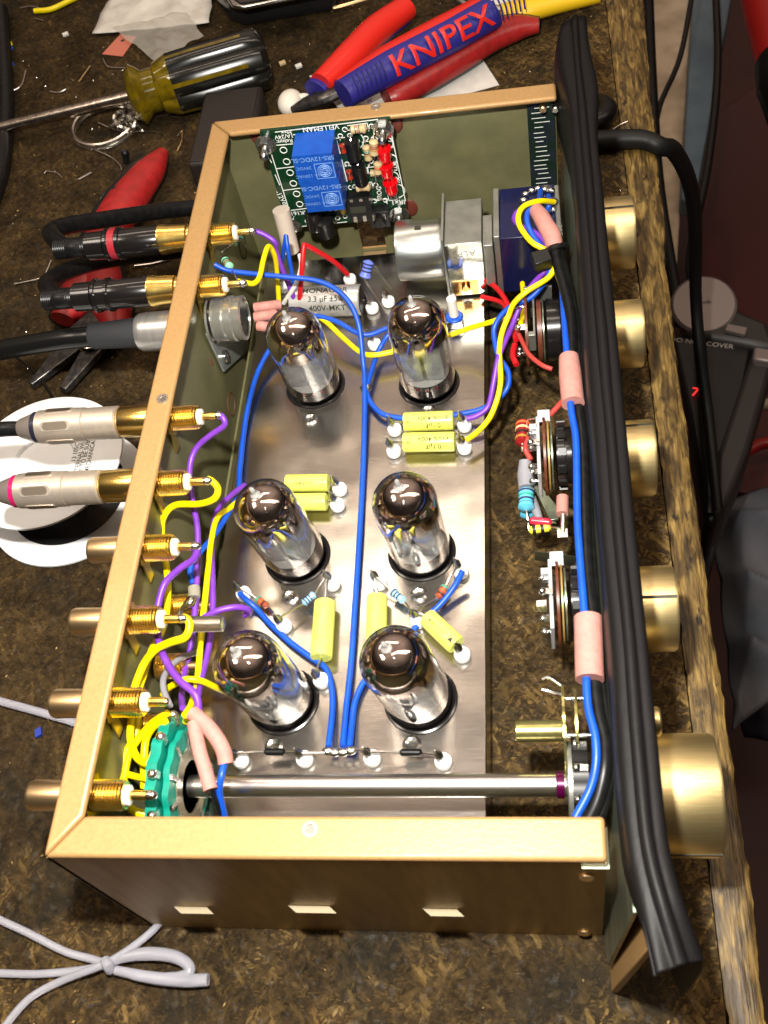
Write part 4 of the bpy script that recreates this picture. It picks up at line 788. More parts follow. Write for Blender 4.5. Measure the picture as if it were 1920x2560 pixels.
# pink sleeves and tie
def sleeve(lab, pts, r, m=PINK): b = MB(); b.tube(pts, r, 18, 6); o = b.build('insulating_sleeve', m); tag(o, lab, 'sleeve', 'pink sleeves'); return o
sleeve('pink sleeve bending down over the dark blue potentiometer into the cable tie', DP([(1159, 455, 6.5), (1170, 470, 6.6), (1181, 490, 6.6), (1192, 508, 6.5), (1198, 532, 6.3)]), [.27, .3, .31, .33, .3])
sleeve('upper pink sleeve on the black cable run along the front panel', DP([(1229, 772, 6.4), (1232, 810, 6.4), (1238, 872, 6.4)]), [.32, .36, .36])
sleeve('lower pink sleeve on the black cable run along the front panel', DP([(1270, 1334, 6.4), (1272, 1400, 6.4), (1274, 1468, 6.4)]), .38)
sleeve('straight pink sleeve hanging over the left end of the selector shaft', DP([(419, 1562, 5.9), (431, 1622, 5.9), (443, 1662, 5.8), (455, 1707, 5.7)]), .2)
sleeve('curved pink sleeve with a blue wire coming out, left end of the selector shaft', DP([(416, 1540, 5.9), (448, 1569, 5.9), (471, 1599, 5.8), (484, 1626, 5.7), (488, 1650, 5.6)]), .22)
ti = thing('cable_tie', 'black cable tie with square head binding the wires at the far end', 'cable tie', P(1196, 548, 6))
c = P(1203, 540, 6.1); b = MB(); b.torus(c, V((.3, -1, -.5)), .36, .1, 20, 8); b.build('strap', BLACK, ti)
c = P(1170, 562, 6.2); b = MB(); b.obox(c, (.3, .1, 0), (-.08, .26, .05), (0, -.05, .25)); b.build('head', BLACK, ti, bevel=.04)
CG = 'black cables along the front panel'
def bcab(lab, pts, r=.19, m=BLACKM): return cable('control_cable', lab, pts, r, m, 'cable', CG)
bcab('left black cable running from the cable tie to the near corner', DP([(1200, 545, 6.2), (1210, 590, 6.2), (1224, 640, 6.2), (1234, 700, 6.2), (1236, 770, 6.2), (1246, 860, 6.2), (1258, 960, 6.2), (1262, 1100, 6.2), (1268, 1230, 6.2), (1280, 1340, 6.2), (1284, 1470, 6.2), (1292, 1540, 6.2), (1306, 1600, 6.2), (1306, 1660, 6.2), (1292, 1725, 6.0), (1270, 1775, 5.8)]))
bcab('right black cable pressed against the plastic sheet', DP([(1208, 545, 6.0), (1222, 600, 6.0), (1238, 670, 6.0), (1248, 760, 6.0), (1262, 900, 6.0), (1270, 1100, 6.0), (1280, 1260, 6.0), (1290, 1400, 6.0), (1300, 1500, 6.0), (1312, 1580, 6.0), (1316, 1660, 6.0), (1302, 1740, 5.8), (1285, 1785, 5.6)]), .17)
wire('blue wire running beside the black cables along the front panel', BLUE, DP([(1214, 590, 5.9), (1217, 660, 6.1), (1222, 740, 6.3), (1232, 872, 6.45), (1243, 942, 6.5), (1247, 1017, 6.5), (1249, 1130, 6.5), (1257, 1242, 6.5), (1263, 1336, 6.5), (1266, 1400, 6.3), (1267, 1475, 6.5), (1271, 1535, 6.5), (1286, 1592, 6.5), (1287, 1648, 6.4), (1274, 1704, 6.2), (1245, 1765, 6.0)]), .15)
# red wires
wire('upper dark red wire running from under the gearbox to the second rotary part', RED, DP([(1040, 600, 2.9), (1071, 622, 3.2), (1093, 650, 3.5), (1106, 690, 3.7), (1114, 735, 3.8)]), .14)
wire('lower dark red wire joining the other under the gearbox', RED, DP([(1040, 640, 2.4), (1078, 650, 2.6), (1093, 665, 2.8), (1110, 700, 3.0), (1120, 735, 3.1)]), .13)
wire('long faded red wire sweeping across the second rotary part', RUST, DP([(1105, 690, 3.9), (1130, 742, 4.4), (1144, 767, 4.7), (1171, 788, 4.9), (1192, 797, 4.9)]), .11)
wire('short red wire stub beside the second rotary part', RED, DP([(1111, 745, 3.6), (1109, 767, 3.6), (1115, 789, 3.6)]), .15)
wire('faded red wire curving from the front cables to the middle rotary part', RUST, DP([(1225, 858, 5.0), (1217, 867, 4.8), (1189, 896, 4.4), (1154, 925, 4.0), (1137, 955, 3.6), (1135, 973, 3.4), (1146, 994, 3.3)]), .13)
wire('bright red wire arching from the white tube to the standoff', RED, DP([(645, 660, 3.0), (648, 640, 3.4), (653, 587, 4.5), (656, 536, 5.2), (662, 530, 5.2), (688, 545, 4.7), (723, 566, 3.9), (750, 592, 3.0)]), .14)
wire('white wire rising beside the red one near the white tube', WHT, DP([(612, 655, 3.0), (622, 640, 3.4), (641, 610, 4.1), (650, 575, 4.6), (648, 550, 4.8)]), .13)
wire('blue wire folded into the white tube, left strand', BLUE, DP([(606, 600, 3.0), (609, 572, 3.8), (615, 530, 4.8), (618, 508, 5.2)]), .12)
wire('blue wire folded into the white tube, right strand', BLUE, DP([(618, 508, 5.2), (622, 540, 4.8), (629, 587, 4.0), (636, 630, 3.2)]), .12)
wire('violet wire leaving the farthest phono socket', PUR, DP([(538, 498, 6.4), (548, 498, 6.3), (571, 507, 6.1), (594, 524, 5.8), (597, 540, 5.4), (609, 581, 4.6), (630, 630, 3.6), (640, 660, 3.0)]))
wire('yellow wire leaving the second phono socket in a tight peak', YEL, DP([(512, 607, 6.3), (525, 609, 6.2), (548, 612, 6.0), (562, 596, 5.9), (570, 560, 6.0), (580, 532, 6.0), (592, 552, 5.4), (599, 590, 4.4), (603, 650, 3.2)]))
# left bundle
wire('violet wire from the black banded plug socket down the rear wall', PUR, DP([(472, 893, 6.4), (482, 901, 6.4), (484, 920, 6.2), (453, 941, 5.9), (423, 970, 5.6), (410, 1012, 5.3), (415, 1071, 5.0), (425, 1135, 4.7), (427, 1200, 4.4), (424, 1264, 4.2), (420, 1340, 4.0), (412, 1400, 3.8), (398, 1450, 3.8), (392, 1500, 4.2), (396, 1530, 4.8)]))
wire('yellow wire looping from the magenta banded plug socket down behind the others', YEL, DP([(446, 1034, 6.4), (460, 1040, 6.3), (471, 1058, 6.1), (462, 1078, 5.9), (430, 1088, 5.7), (381, 1090, 5.6), (355, 1114, 5.4), (348, 1150, 5.0), (356, 1205, 4.9), (363, 1264, 4.8), (360, 1329, 4.7), (348, 1368, 4.7), (326, 1407, 4.8), (311, 1458, 4.9), (298, 1500, 4.9), (300, 1545, 4.8), (294, 1585, 4.7), (274, 1622, 4.6), (266, 1652, 4.5), (260, 1700, 4.5)]), .15)
wire('violet wire swinging left from the third open socket', PUR, DP([(412, 1182, 6.4), (424, 1188, 6.3), (418, 1208, 6.1), (387, 1229, 5.9), (357, 1259, 5.7), (341, 1310, 5.5), (338, 1340, 5.3), (340, 1367, 5.4), (347, 1396, 5.5), (362, 1433, 5.6), (387, 1469, 5.7), (415, 1494, 5.7), (427, 1512, 5.6), (428, 1545, 5.4)]), .15)
wire('hooked yellow wire leaving the socket beside the threaded rod', YEL, DP([(385, 1337, 6.4), (398, 1335, 6.4), (409, 1345, 6.3), (408, 1362, 6.2), (398, 1378, 6.1), (370, 1388, 6.0), (340, 1401, 5.8), (316, 1428, 5.6), (300, 1461, 5.4), (289, 1500, 5.2), (284, 1551, 5.2)]), .16)
wire('inner yellow wire of the long pair left of the plate', YEL, DP([(520, 1078, 3.0), (497, 1096, 3.4), (470, 1120, 3.8), (456, 1167, 4.1), (449, 1232, 4.2), (443, 1297, 4.2), (438, 1340, 4.2), (434, 1385, 4.2), (429, 1428, 4.2), (422, 1490, 4.3), (412, 1530, 4.6), (400, 1560, 4.8)]))
wire('inner violet wire of the long pair left of the plate', PUR, DP([(530, 1048, 3.0), (504, 1067, 3.3), (476, 1095, 3.6), (461, 1129, 3.8), (457, 1184, 3.9), (459, 1264, 4.0), (461, 1312, 4.0), (455, 1363, 4.0), (447, 1414, 4.0), (436, 1465, 4.2), (426, 1505, 4.6), (420, 1540, 5.0)]))
wire('violet wire arching right over the threaded rod to the plate', PUR, DP([(440, 1334, 4.8), (472, 1320, 4.9), (508, 1312, 4.8), (532, 1315, 4.5), (539, 1324, 4.2), (528, 1330, 4.0)]))
wire('yellow wire crossing rightward under the violet one by the nearest left tube', YEL, DP([(352, 1500, 4.2), (362, 1488, 4.4), (377, 1477, 4.6), (402, 1468, 4.8), (435, 1472, 4.6), (466, 1485, 4.0), (490, 1495, 3.2)]))
wire('thin grey clear wire curving left of the violet crossing', GREYS, DP([(440, 1410, 3.6), (425, 1411, 3.8), (396, 1418, 4.2), (372, 1437, 4.6), (354, 1465, 5.0), (353, 1494, 5.2), (368, 1524, 5.4)]), .13)
YW = 'yellow wire of the selector group, '
wire(YW+'the U shaped loop', YEL, DP([(286, 1545, 5.2), (281, 1593, 5.2), (293, 1630, 5.3), (311, 1648, 5.4), (325, 1641, 5.4), (335, 1618, 5.4)]), .15)
wire(YW+'arching from the wafer top and dropping straight', YEL, DP([(358, 1558, 5.6), (342, 1563, 5.5), (328, 1573, 5.4), (316, 1599, 5.2), (312, 1645, 5.0), (311, 1701, 4.6)]), .15)
wire(YW+'leaving the wafer highest and crossing to the wall', YEL, DP([(364, 1541, 5.6), (345, 1550, 5.5), (325, 1565, 5.3), (297, 1597, 5.1), (278, 1635, 4.9), (267, 1682, 4.7), (262, 1720, 4.5)]), .14)
wire(YW+'short and level beside the big solder blob', YEL, DP([(270, 1670, 4.7), (297, 1679, 4.8), (318, 1683, 5.0)]), .13)
wire(YW+'lowest one dipping under the near rim', YEL, DP([(266, 1730, 5.4), (289, 1752, 5.0), (320, 1760, 4.8), (350, 1768, 4.4)]), .16)
wire(YW+'leftmost one hugging the rear wall', YEL, DP([(275, 1560, 4.6), (266, 1590, 4.5), (257, 1625, 4.4), (250, 1682, 4.2), (248, 1720, 4.2)]), .13)
wire('dull yellow wire dropping to the top of the green wafer', YEL, DP([(420, 1490, 4.4), (414, 1520, 5.0), (398, 1545, 5.5)]), .13)
wire('blue wire slanting across the plate left of the long yellow capacitor', BLUE, DP([(519, 1281, 3.0), (530, 1294, 2.7), (555, 1315, 2.45), (583, 1347, 2.4), (626, 1386, 2.4), (670, 1420, 2.4), (703, 1443, 2.4), (716, 1482, 2.4), (717, 1535, 2.42), (710, 1612, 2.7)]))
wire('short blue wire ending right of the middle right tube', BLUE, DP([(999, 1232, 3.0), (982, 1269, 2.7), (948, 1310, 2.5), (906, 1347, 2.4), (860, 1400, 2.4), (815, 1440, 2.4), (785, 1475, 2.4), (768, 1517, 2.4), (761, 1560, 2.45), (756, 1612, 2.7)]))
wire('blue wire coming out of the curved pink sleeve over the shaft', BLUE, DP([(488, 1640, 5.6), (484, 1655, 5.7), (477, 1680, 5.7), (475, 1711, 5.4), (482, 1758, 4.8), (490, 1790, 4.2)]), .13)
wire('thin black wire coming out of the straight pink sleeve', BLACKM, DP([(455, 1700, 5.7), (463, 1725, 5.4), (476, 1758, 4.8), (490, 1795, 4)]), .1)
# bare link between the near standoffs
bl = thing('bus_wire', 'bare soldered link joining the three blue wires in the near row', 'wire', P(735, 1622, 2.5))
b = MB(); b.tube([sp(657, 1638), P(710, 1625, 2.75), P(740, 1620, 2.75), P(770, 1618, 2.78), sp(803, 1636)], .045, 8, 5); b.build('link', TIN, bl)
b = MB()
for u in (709, 722, 740, 757): b.ball(P(u, 1620+random.random()*6, 2.72), .16, (1.2, .9, .7), 7)
b.build('solder_blob', SOLDER, bl)
# white tube with wires at the far end
b = MB(); p = KP(3, 500, 1150, 2.6); q_ = KP(3, 500, 1010, 4.2); b.lathe([(.33, 0), (.36, .03), (.36, (q_-p).length+.2), (.3, (q_-p).length+.2)], p, (0, .15, 1), 28); o = b.build('ceramic_tube', mat('cream_tube', (.6, .5, .42), .5)); tag(o, 'upright cream tube below the left corner of the relay board', 'tube')
# ================================================================ RELAY BOARD
YB = L_-1.15
def bp(x, y, off=0): return PY(*k(26, x, y), YB-off)
TLc, TRc, BRc, BLc = bp(185, 185), bp(1412, 62), bp(1580, 990), bp(450, 1092)
ex = (TRc-TLc).normalized(); ez = V((ex.z*1, 0, -ex.x)); ez = V((0, 1, 0)).cross(ex); ez = -ez if ez.z > 0 else ez   # ez points down the board
bw = (TRc-TLc).length; bh = max((BLc-TLc).dot(ez), (BRc-TRc).dot(ez)); N_ = V((0, -1, 0))
rb = thing('relay_board', 'green circuit board with two blue relays bolted to the far wall', 'circuit board', (TLc+BRc)/2)
b = MB(); b.prism([TLc, TRc, BRc, BLc], (0, .16, 0)); b.mi = 1
def ln_(b, pts, w_=.035):
    for a, c in zip(pts, pts[1:]):
        a = bp(*a, .012); c = bp(*c, .012); d = (c-a); m_ = (a+c)/2; b.obox(m_, d/2, N_*.004, N_.cross(d.normalized())*w_/2)
ln_(b, [(330, 190), (1300, 70)]); ln_(b, [(275, 330), (465, 930), (650, 905)]); ln_(b, [(330, 315), (500, 300)]); ln_(b, [(345, 535), (510, 515)]); ln_(b, [(405, 740), (590, 715)]); ln_(b, [(500, 215), (885, 170), (945, 395)])
ln_(b, [(1010, 130), (1200, 105), (1215, 180)]); ln_(b, [(1155, 285), (1195, 450)]); ln_(b, [(1150, 285), (1210, 275)]); ln_(b, [(1420, 170), (1560, 840)]); ln_(b, [(1200, 520), (1215, 590)]); ln_(b, [(1065, 690), (1240, 660), (1260, 720)]); ln_(b, [(1190, 525), (1270, 515)])
ln_(b, [(985, 510), (1050, 505)]); ln_(b, [(940, 450), (960, 450), (1010, 655)]); ln_(b, [(990, 765), (1080, 750)]); ln_(b, [(1270, 835), (1375, 820), (1415, 955)]); ln_(b, [(1390, 770), (1405, 835), (1480, 825), (1460, 720)]); ln_(b, [(880, 250), (990, 240), (1000, 300)]); ln_(b, [(570, 1080), (1010, 1035)]); ln_(b, [(330, 590), (375, 690)]); ln_(b, [(250, 400), (300, 480)])
for (x, y, r) in ((410, 360, .2), (440, 468, .2), (472, 572, .2), (503, 673, .2), (534, 772, .2), (563, 869, .2), (988, 165, .14), (1240, 135, .14), (945, 225, .13), (1035, 222, .13), (1105, 275, .13), (1185, 248, .14), (1265, 255, .17), (1008, 490, .13), (1180, 562, .13), (1043, 712, .14), (1278, 688, .14), (1155, 480, .13), (1268, 838, .14), (1370, 832, .14), (1440, 805, .13), (848, 915, .14), (920, 1000, .14), (635, 1030, .14), (990, 985, .13), (1235, 465, .13)):
    c = bp(x, y, .012); b.torus(c, N_, r*.68, .02, 16, 4)
for (c_, r, a0, a1) in (((1065, 270), .42, -90, 100), ((1120, 480), .42, -90, 100), ((1360, 300), .34, 0, 360), ((1410, 450), .28, 0, 360), ((1430, 615), .28, 0, 360), ((1475, 745), .34, -100, 80)):
    c = bp(*c_, .012); pts = [c+ex*r*math.cos(math.radians(a0+(a1-a0)*i/20))+ez*r*math.sin(math.radians(a0+(a1-a0)*i/20)) for i in range(21)]; b.tube(pts, .02, 4, 0)
def btxt(b, s, x, y, size, rot=180, align='CENTER'):
    c = bp(x, y, .014); r = math.radians(rot); X = ex*math.cos(r)+ez*math.sin(r)*1; Y = -(ez*math.cos(r))+ex*math.sin(r); b.text(s, size, flatfn(c, X, Y), bold=True, align=align)
btxt(b, 'VELLEMAN', 760, 152, .3); btxt(b, 'Max.', 430, 190, .25); btxt(b, '1A/24V', 415, 230, .25); btxt(b, 'Relays:', 420, 275, .24); btxt(b, 'R1', 1160, 135, .26); btxt(b, 'R4', 1205, 690, .26); btxt(b, 'VMK161\'1', 560, 950, .28); btxt(b, 'IRx1', 1490, 850, .32)
btxt(b, '-12Vdc+', 405, 835, .3, 75); btxt(b, 'PROG', 1315, 770, .28, -85); btxt(b, 'LD2', 1465, 510, .26, -80); btxt(b, 'LD1', 1420, 235, .26, -80); btxt(b, 'RX', 1490, 640, .24, -80); btxt(b, 'C3', 905, 905, .3, -80); btxt(b, 'II', 1435, 330, .2, -80); btxt(b, 'I', 1450, 410, .2, -80)
b.build('circuit_board', [PCB, WINK], rb)
for (x, y) in ((245, 300), (1350, 150), (495, 1070), (1500, 960)):
    c = bp(x, y); b = MB(); b.cyl(c+V((0, .9, 0)), c+V((0, .0, 0)), .28, 16); b.cyl(c+N_*.02, c+N_*.1, .42, 24); b.lathe([(.3, 0), (.3, .22), (.24, .26)], c+N_*.1, N_, 6); b.lathe([(.15, .3), (.17, .35), (.17, .8), (.08, .9)], c+N_*.02, N_, 14); b.build('board_bolt', STEEL, rb)
for (x, y) in ((175, 230), (1455, 110), (430, 1010), (1600, 905)):
    c = bp(x, y, -.95); b = MB(); b.ball(c, .34, (1, .2, 1.3), 8); b.build('sealing_wax', mat('wax_red', (.13, .03, .02), .4), rb)
def relay(tl, tr, h_, w__, lab):
    a = bp(*tl, 1.42); c = bp(*tr, 1.42); wd = (c-a).length; e = ex; b = MB()
    ctr = a+e*wd/2+ez*(-h_/2)*-1
    b.obox(a+e*wd/2+ez*h_/2-N_*.7, e*wd/2, ez*h_/2, N_*.7); b.mi = 1
    f = lambda x0, y0: flatfn(a+e*(wd-x0)+ez*y0+N_*.006, -e, ez)
    b.text('SRS-12VDC-SL', .27, f(wd*.5, .2), bold=True); b.text('24VDC', .2, f(wd*.78, .58)); b.text('3A 120VAC', .2, f(wd*.72, .95))
    c0 = a+e*(wd-.42)+ez*.78+N_*.008
    for (dx, dy, s1, s2) in ((0, -.34, .36, .015), (0, .34, .36, .015), (-.36, 0, .015, .34), (.36, 0, .015, .34)): b.obox(c0+e*dx+ez*dy, e*s1, ez*s2, N_*.004)
    for r in (.11, .2, .27): b.torus(c0, N_, r, .018, 16, 4)
    for q in range(5): b.obox(c0+ez*(-.16+q*.08), e*.2, ez*.012, N_*.004)
    b.build('relay', [RELAY, RLINK], rb, bevel=.0)
relay((487, 420), (868, 405), 1.36, 0, 0); relay((570, 690), (930, 655), 1.36, 0, 0)
def bax(n1, a, b_, off, r, m, bands=(), nm='resistor'):
    A = bp(*a, off); B = bp(*b_, off); t_ = MB(); d = B-A; l = d.length; ms = [m]+list(bands); t_.lathe([(.4*r, 0), (r*1.15, .1*l), (r*1.15, .22*l), (r, .3*l), (r, .7*l), (r*1.15, .8*l), (r*1.15, .9*l), (.4*r, l)], A, d, 16)
    for i, _ in enumerate(bands): t_.mi = i+1; t_.lathe([(r*1.08, (.32+.11*i)*l), (r*1.08, (.37+.11*i)*l)], A, d, 16)
    o_ = t_.build(nm, ms, rb)
    for p_, s_ in ((A, -1), (B, 1)):
        l_ = MB(); dd = d.normalized()*s_; l_.tube([p_, p_+dd*.14, p_+dd*.2-N_*off], .03, 6, 3); l_.build('lead', TIN, o_)
bax(0, (1035, 170), (1195, 155), .18, .15, BEIGE, (BLB, BRN, NV)); bax(0, (1185, 315), (1215, 455), .25, .14, BEIGE, (GNB, NV, GOB)); bax(0, (1260, 265), (1265, 405), .55, .16, BEIGE, (BRN, BRN, GOB)); bax(0, (1085, 715), (1235, 705), .3, .15, BEIGE, (BRN, NV, GOB)); bax(0, (1300, 475), (1300, 580), .5, .15, BEIGE, (OR, BRN)); bax(0, (1225, 575), (1290, 575), .2, .13, BEIGE, ())
bax(0, (955, 300), (985, 385), .2, .11, mat('amber_glass', (.3, .03, .01), .15, coat=.5), (BLB,), 'diode'); bax(0, (1020, 545), (1045, 635), .2, .11, mat('amber_glass'), (BLB,), 'diode')
for (x, y) in ((1045, 270), (1110, 500)):
    c = bp(x, y, .45); b = MB(); b.lathe([(.27, 0), (.27, .85)], c, ez, 20); b.obox(c+ez*.425-N_*.1, ex*.26, ez*.42, N_*.14); b.build('transistor', BLACKM, rb)
    b = MB(); b.tube([bp(x-5, y-50, .0), bp(x-5, y-40, .3), c+ez*.05], .035, 6, 3); b.build('lead', TIN, rb)
for (x, y) in ((1350, 375), (1370, 530), (1415, 690)):
    c = bp(x, y-35, .45); b = MB(); b.lathe([(.3, 0), (.3, .1), (.25, .12), (.25, .45), (.2, .6), (.1, .68), (.01, .7)], c, ez, 20); o_ = b.build('led', LEDR, rb); b = MB(); b.tube([c+ex*.08-ez*.35-N_*.45, c+ex*.08-ez*.2, c+ex*.08], .03, 6, 3); b.tube([c-ex*.08-ez*.35-N_*.45, c-ex*.08-ez*.2, c-ex*.08], .03, 6, 3); b.build('lead', TIN, o_)
p0 = bp(985, 790, .0); a = bp(990, 800, .5); c = bp(1215, 770, .5); wd = (c-a).length; b = MB(); b.obox(a+ex*wd/2+ez*.72+N_*-.22, ex*(wd/2), ez*.62, N_*.22); b.mi = 1
for q in range(4):
    for hh in (.22, 1.18): b.obox(a+ex*(.22+q*.4)+ez*hh+N_*.01, ex*.07, ez*(.06 if hh < 1 else .14), N_*.02)
b.mi = 2; b.obox(a+ex*wd*.42+ez*.7+N_*.006, ex*.32, ez*.16, N_*.004); b.build('chip_socket', [BLACK, TIN, INK], rb)
c = bp(1325, 945, .0); b = MB(); b.obox(c+N_*.25, ex*.42, ez*.42, N_*.25); b.cyl(c+N_*.45, c+N_*.75, .24, 20, .03); b.build('push_button', BLACK, rb, bevel=.03)
c = bp(700, 900, 0); b = MB(); b.lathe([(.36, 0), (.36, .75), (.33, .8)], c+N_*.4-ez*.1, (ez+N_*.3), 24); b.mi = 1; b.lathe([(.33, .8), (.0, .82)], c+N_*.4-ez*.1, (ez+N_*.3), 24); b.build('electrolytic_capacitor', [BLACKA, TIN], rb)
c = bp(790, 1040, .5); b = MB(); b.lathe([(.26, 0), (.42, .1), (.42, .85)], c-ez*.25, ez, 20); b.build('regulator', BLACK, rb)
b = MB(); b.tube([bp(640, 1035, 0), bp(660, 1050, .3), bp(720, 1045, .5)], .035, 6, 3); b.tube([bp(920, 1005, 0), bp(900, 1030, .3), bp(850, 1045, .5)], .035, 6, 3); b.build('lead', TIN, rb)
c = bp(965, 915, .2); b = MB(); b.ball(c, .3, (.45, .45, 1), 8); b.build('disc_capacitor', mat('mustard', (.62, .42, .02), .3), rb)
# ================================================================ THINGS ON THE BENCH
# --- screwdriver
sd = thing('screwdriver', 'large screwdriver with amber and black fluted handle across the upper left', 'screwdriver', P(430, 160, 0))
A = KP(1, 40, 545, .9); B = KP(1, 560, 420, 1.6); Cc = KP(1, 1160, 245, 1.6); d = (Cc-B).normalized(); hl = (Cc-B).length; R0 = 1.62
b = MB(); b.tube([A-(B-A).normalized()*3, A, B+d*.4], .33, 18, 0); b.build('blade_shaft', mat('worn_steel', (.5, .44, .38), .25, 1, c2=(.3, .24, .2), nscale=3), sd)
b = MB(); u_, w2 = frame(d); n = 48; prof = [(0, .5), (.02, .78), (.06, .95), (.1, .8), (.13, .66), (.2, .66), (.22, .8), (.32, .98), (.5, 1), (.85, 1), (.95, .95), (.99, .75), (1, .3)]; vs = []; fs = []
for i, (h, r) in enumerate(prof):
    for j in range(n):
        a = 2*math.pi*j/n; g = 1.0 if h < .24 else 1-.16*max(0, math.cos(a*6))**3*(1 if .26 < h < .96 else .3); vs.append(B+d*h*hl+(u_*math.cos(a)+w2*math.sin(a))*R0*r*g)
for i in range(len(prof)-1):
    for j in range(n): fs.append((i*n+j, i*n+(j+1) % n, (i+1)*n+(j+1) % n, (i+1)*n+j))
fs += [tuple(range(n)), tuple(range(len(vs)-n, len(vs)))]
b.add(vs, fs); b.m = [1 if (.26 < prof[min(f[0]//n, len(prof)-1)][0] < .96 and math.cos(2*math.pi*(f[0] % n)/n*6) > -.82) or prof[min(f[0]//n, 12)][0] >= .84 else 0 for f in b.f]
b.build('handle', [mat('amber_acetate', (.22, .15, .004), .1, trans=.3, coat=.6, c2=(.12, .08, .003), nscale=2), mat('black_flutes', (.008, .008, .007), .22, coat=.15)], sd)
b = MB()
for i in range(7): b.torus(B+d*hl*(.125+i*.011), d, R0*.67, .03, 32, 6)
b.build('neck_rings', mat('amber_acetate'), sd)
# --- key ring
kr = thing('key_ring', 'steel split ring with a small bunch of chain links below the screwdriver', 'key ring', P(240, 275, 0))
c = P(228, 274, .15); b = MB(); rr = 1.75
for q in (0, .17): b.tube([c+V((math.cos(2*math.pi*i/40)*rr, math.sin(2*math.pi*i/40)*rr*.98, q*1.3+.1*math.sin(2*math.pi*i/40))) for i in range(41)], .13, 8, 0, cap=False)
b.build('split_ring', TIN, kr)
for i in range(9):
    c = KP(1, 500+random.random()*110, 490+random.random()*70, .25+random.random()*.5); b = MB(); b.torus(c, V((random.random()-.5, random.random()-.5, random.random()*.7)), .42, .1, 16, 6); b.build('chain_link', TIN, kr)
# --- black box
p0, p1, p2, p3 = [KP(1, x, y, 1.5) for x, y in ((805, 420), (1108, 370), (1110, 690), (810, 700))]
bb = thing('black_box', 'flat matt black plastic box under the screwdriver handle', 'box', ((p0.x+p1.x)/2, (p0.y+p2.y)/2, 0))
b = MB(); yb = (p2.y+p3.y)/2; b.box(p3.x, p1.x+.3, yb, p0.y+.3, 0.02, 1.5); b.build('lower_shell', mat('matt_black_box', (.016, .012, .01), .5, bump=.2, bscale=20), bb, bevel=.18, seg=3)
b = MB(); b.box(p3.x+.15, p1.x+.15, yb+.15, p0.y+.1, 1.5, 1.56); b.build('lid', mat('matt_black_box'), bb, bevel=.04)
# --- round-nose / cutter pliers (red, left)
def pl(name, lab): return thing(name, lab, 'pliers', (0, 20, 0))
rp = pl('cutting_pliers', 'small black jawed pliers with red grips lying under the black plugs'); rp.location = P(180, 600, 0)*S
def grip(parent, pts, rs, m, trim=None, name='handle_grip', flat=.75):
    b = MB(); b.tube(pts, rs, 18, 6, flat)
    h = b.build(name, m, parent)
    if trim:
        off, sc_, m2 = trim; b = MB(); b.tube([p+V(off) for p in pts], [r*sc_ for r in rs], 18, 6, flat); b.build('grip_trim', m2, h)
    return h
grip(rp, DP([(352, 328, .8), (322, 370, .8), (270, 440, .8), (235, 500, .8), (215, 560, .8), (225, 620, .8), (245, 672, .8), (255, 720, .75)]), [.35, .85, 1.1, 1.15, 1.1, 1.0, .9, .5], DKRED, ((-.1, .2, -.14), 1.1, GRIPB))
grip(rp, DP([(230, 560, .75), (190, 610, .8), (160, 650, .8), (135, 690, .8)]), [.7, .95, .95, .6], DKRED, ((-.12, .05, -.12), 1.08, GRIPB))
b = MB(); b.prism(DP([(165, 745, .5), (160, 725, .5), (200, 690, .5), (245, 700, .5), (250, 735, .5), (215, 768, .5)]), (0, 0, .5)); b.mi = 1; c = P(167, 745, 1.0); b.lathe([(.36, 0), (.36, .05), (.25, .1)], P(192, 742, 1.0), (0, 0, 1), 24); b.build('joint', [JAW, TIN], rp, bevel=.05)
b = MB(); b.prism(DP([(160, 735, .45), (178, 765, .45), (75, 842, .45), (68, 838, .45), (120, 765, .45)]), (0, 0, .35)); b.build('jaw', JAW, rp, bevel=.06)
b = MB(); b.prism(DP([(178, 772, .45), (235, 755, .45), (148, 852, .45), (134, 848, .45)]), (0, 0, .35)); b.build('jaw', JAW, rp, bevel=.06)
# --- blue and red pliers
kp_ = thing('lettered_pliers', 'pliers with blue and red grips lettered along one handle, behind the chassis', 'pliers', P(860, 110, 0))
hp = [KP(5, *q, 2.0) for q in ((715, 45), (560, 130), (380, 225), (215, 320))]
b = MB(); b.tube(hp, [.95, 1.0, .98, .8], 24, 6, .8); b.mi = 1
d = (hp[0]-hp[2]).normalized(); upc = (CAM-hp[1]).normalized(); mid_ = KP(5, 527, 150, 2.0); f = cylfn(mid_, d, 1.02, upc); b.text('KNIPEX', 1.55, lambda x, y: f(x*1.15, y-.05), bold=True, cut=2)
for off in (-4.3, 4.1):
    for i in range(7): q0 = off+(i-3)*.27; b.mi = 2; b.tube([f(q0-.05, -.6), f(q0, 0), f(q0+.08, .55)], .05, 6, 3)
g = b.build('handle_grip', [NAVY, BRRED, mat('navy_rib', (.012, .01, .12), .5)], kp_)
b = MB(); b.tube([p+V((-.15, .35, .1)) for p in hp], [.85, .95, .9, .6], 20, 6, .75); b.build('grip_trim', BRRED, g)
h2 = [KP(5, *q, 1.9) for q in ((430, 25), (330, 100), (240, 190), (140, 285))]
g = grip(kp_, h2, [.7, .82, .8, .65], BRRED, None, flat=.85); b = MB(); b.tube([p+V((-.35, -.1, -.3)) for p in h2], [.75, .9, .85, .7], 20, 6, .75); b.build('grip_trim', NAVY, g)
b = MB(); b.tube([KP(5, 200, 310, 1.6), KP(5, 150, 330, 1.4), KP(5, 90, 352, 1.1), KP(5, 40, 372, .9)], [.5, .55, .45, .2], 12, 5, .6); b.tube([KP(5, 150, 290, 1.6), KP(5, 130, 330, 1.2), KP(5, 70, 360, .9)], [.5, .5, .2], 12, 5, .6); b.build('jaw', JAW, kp_)
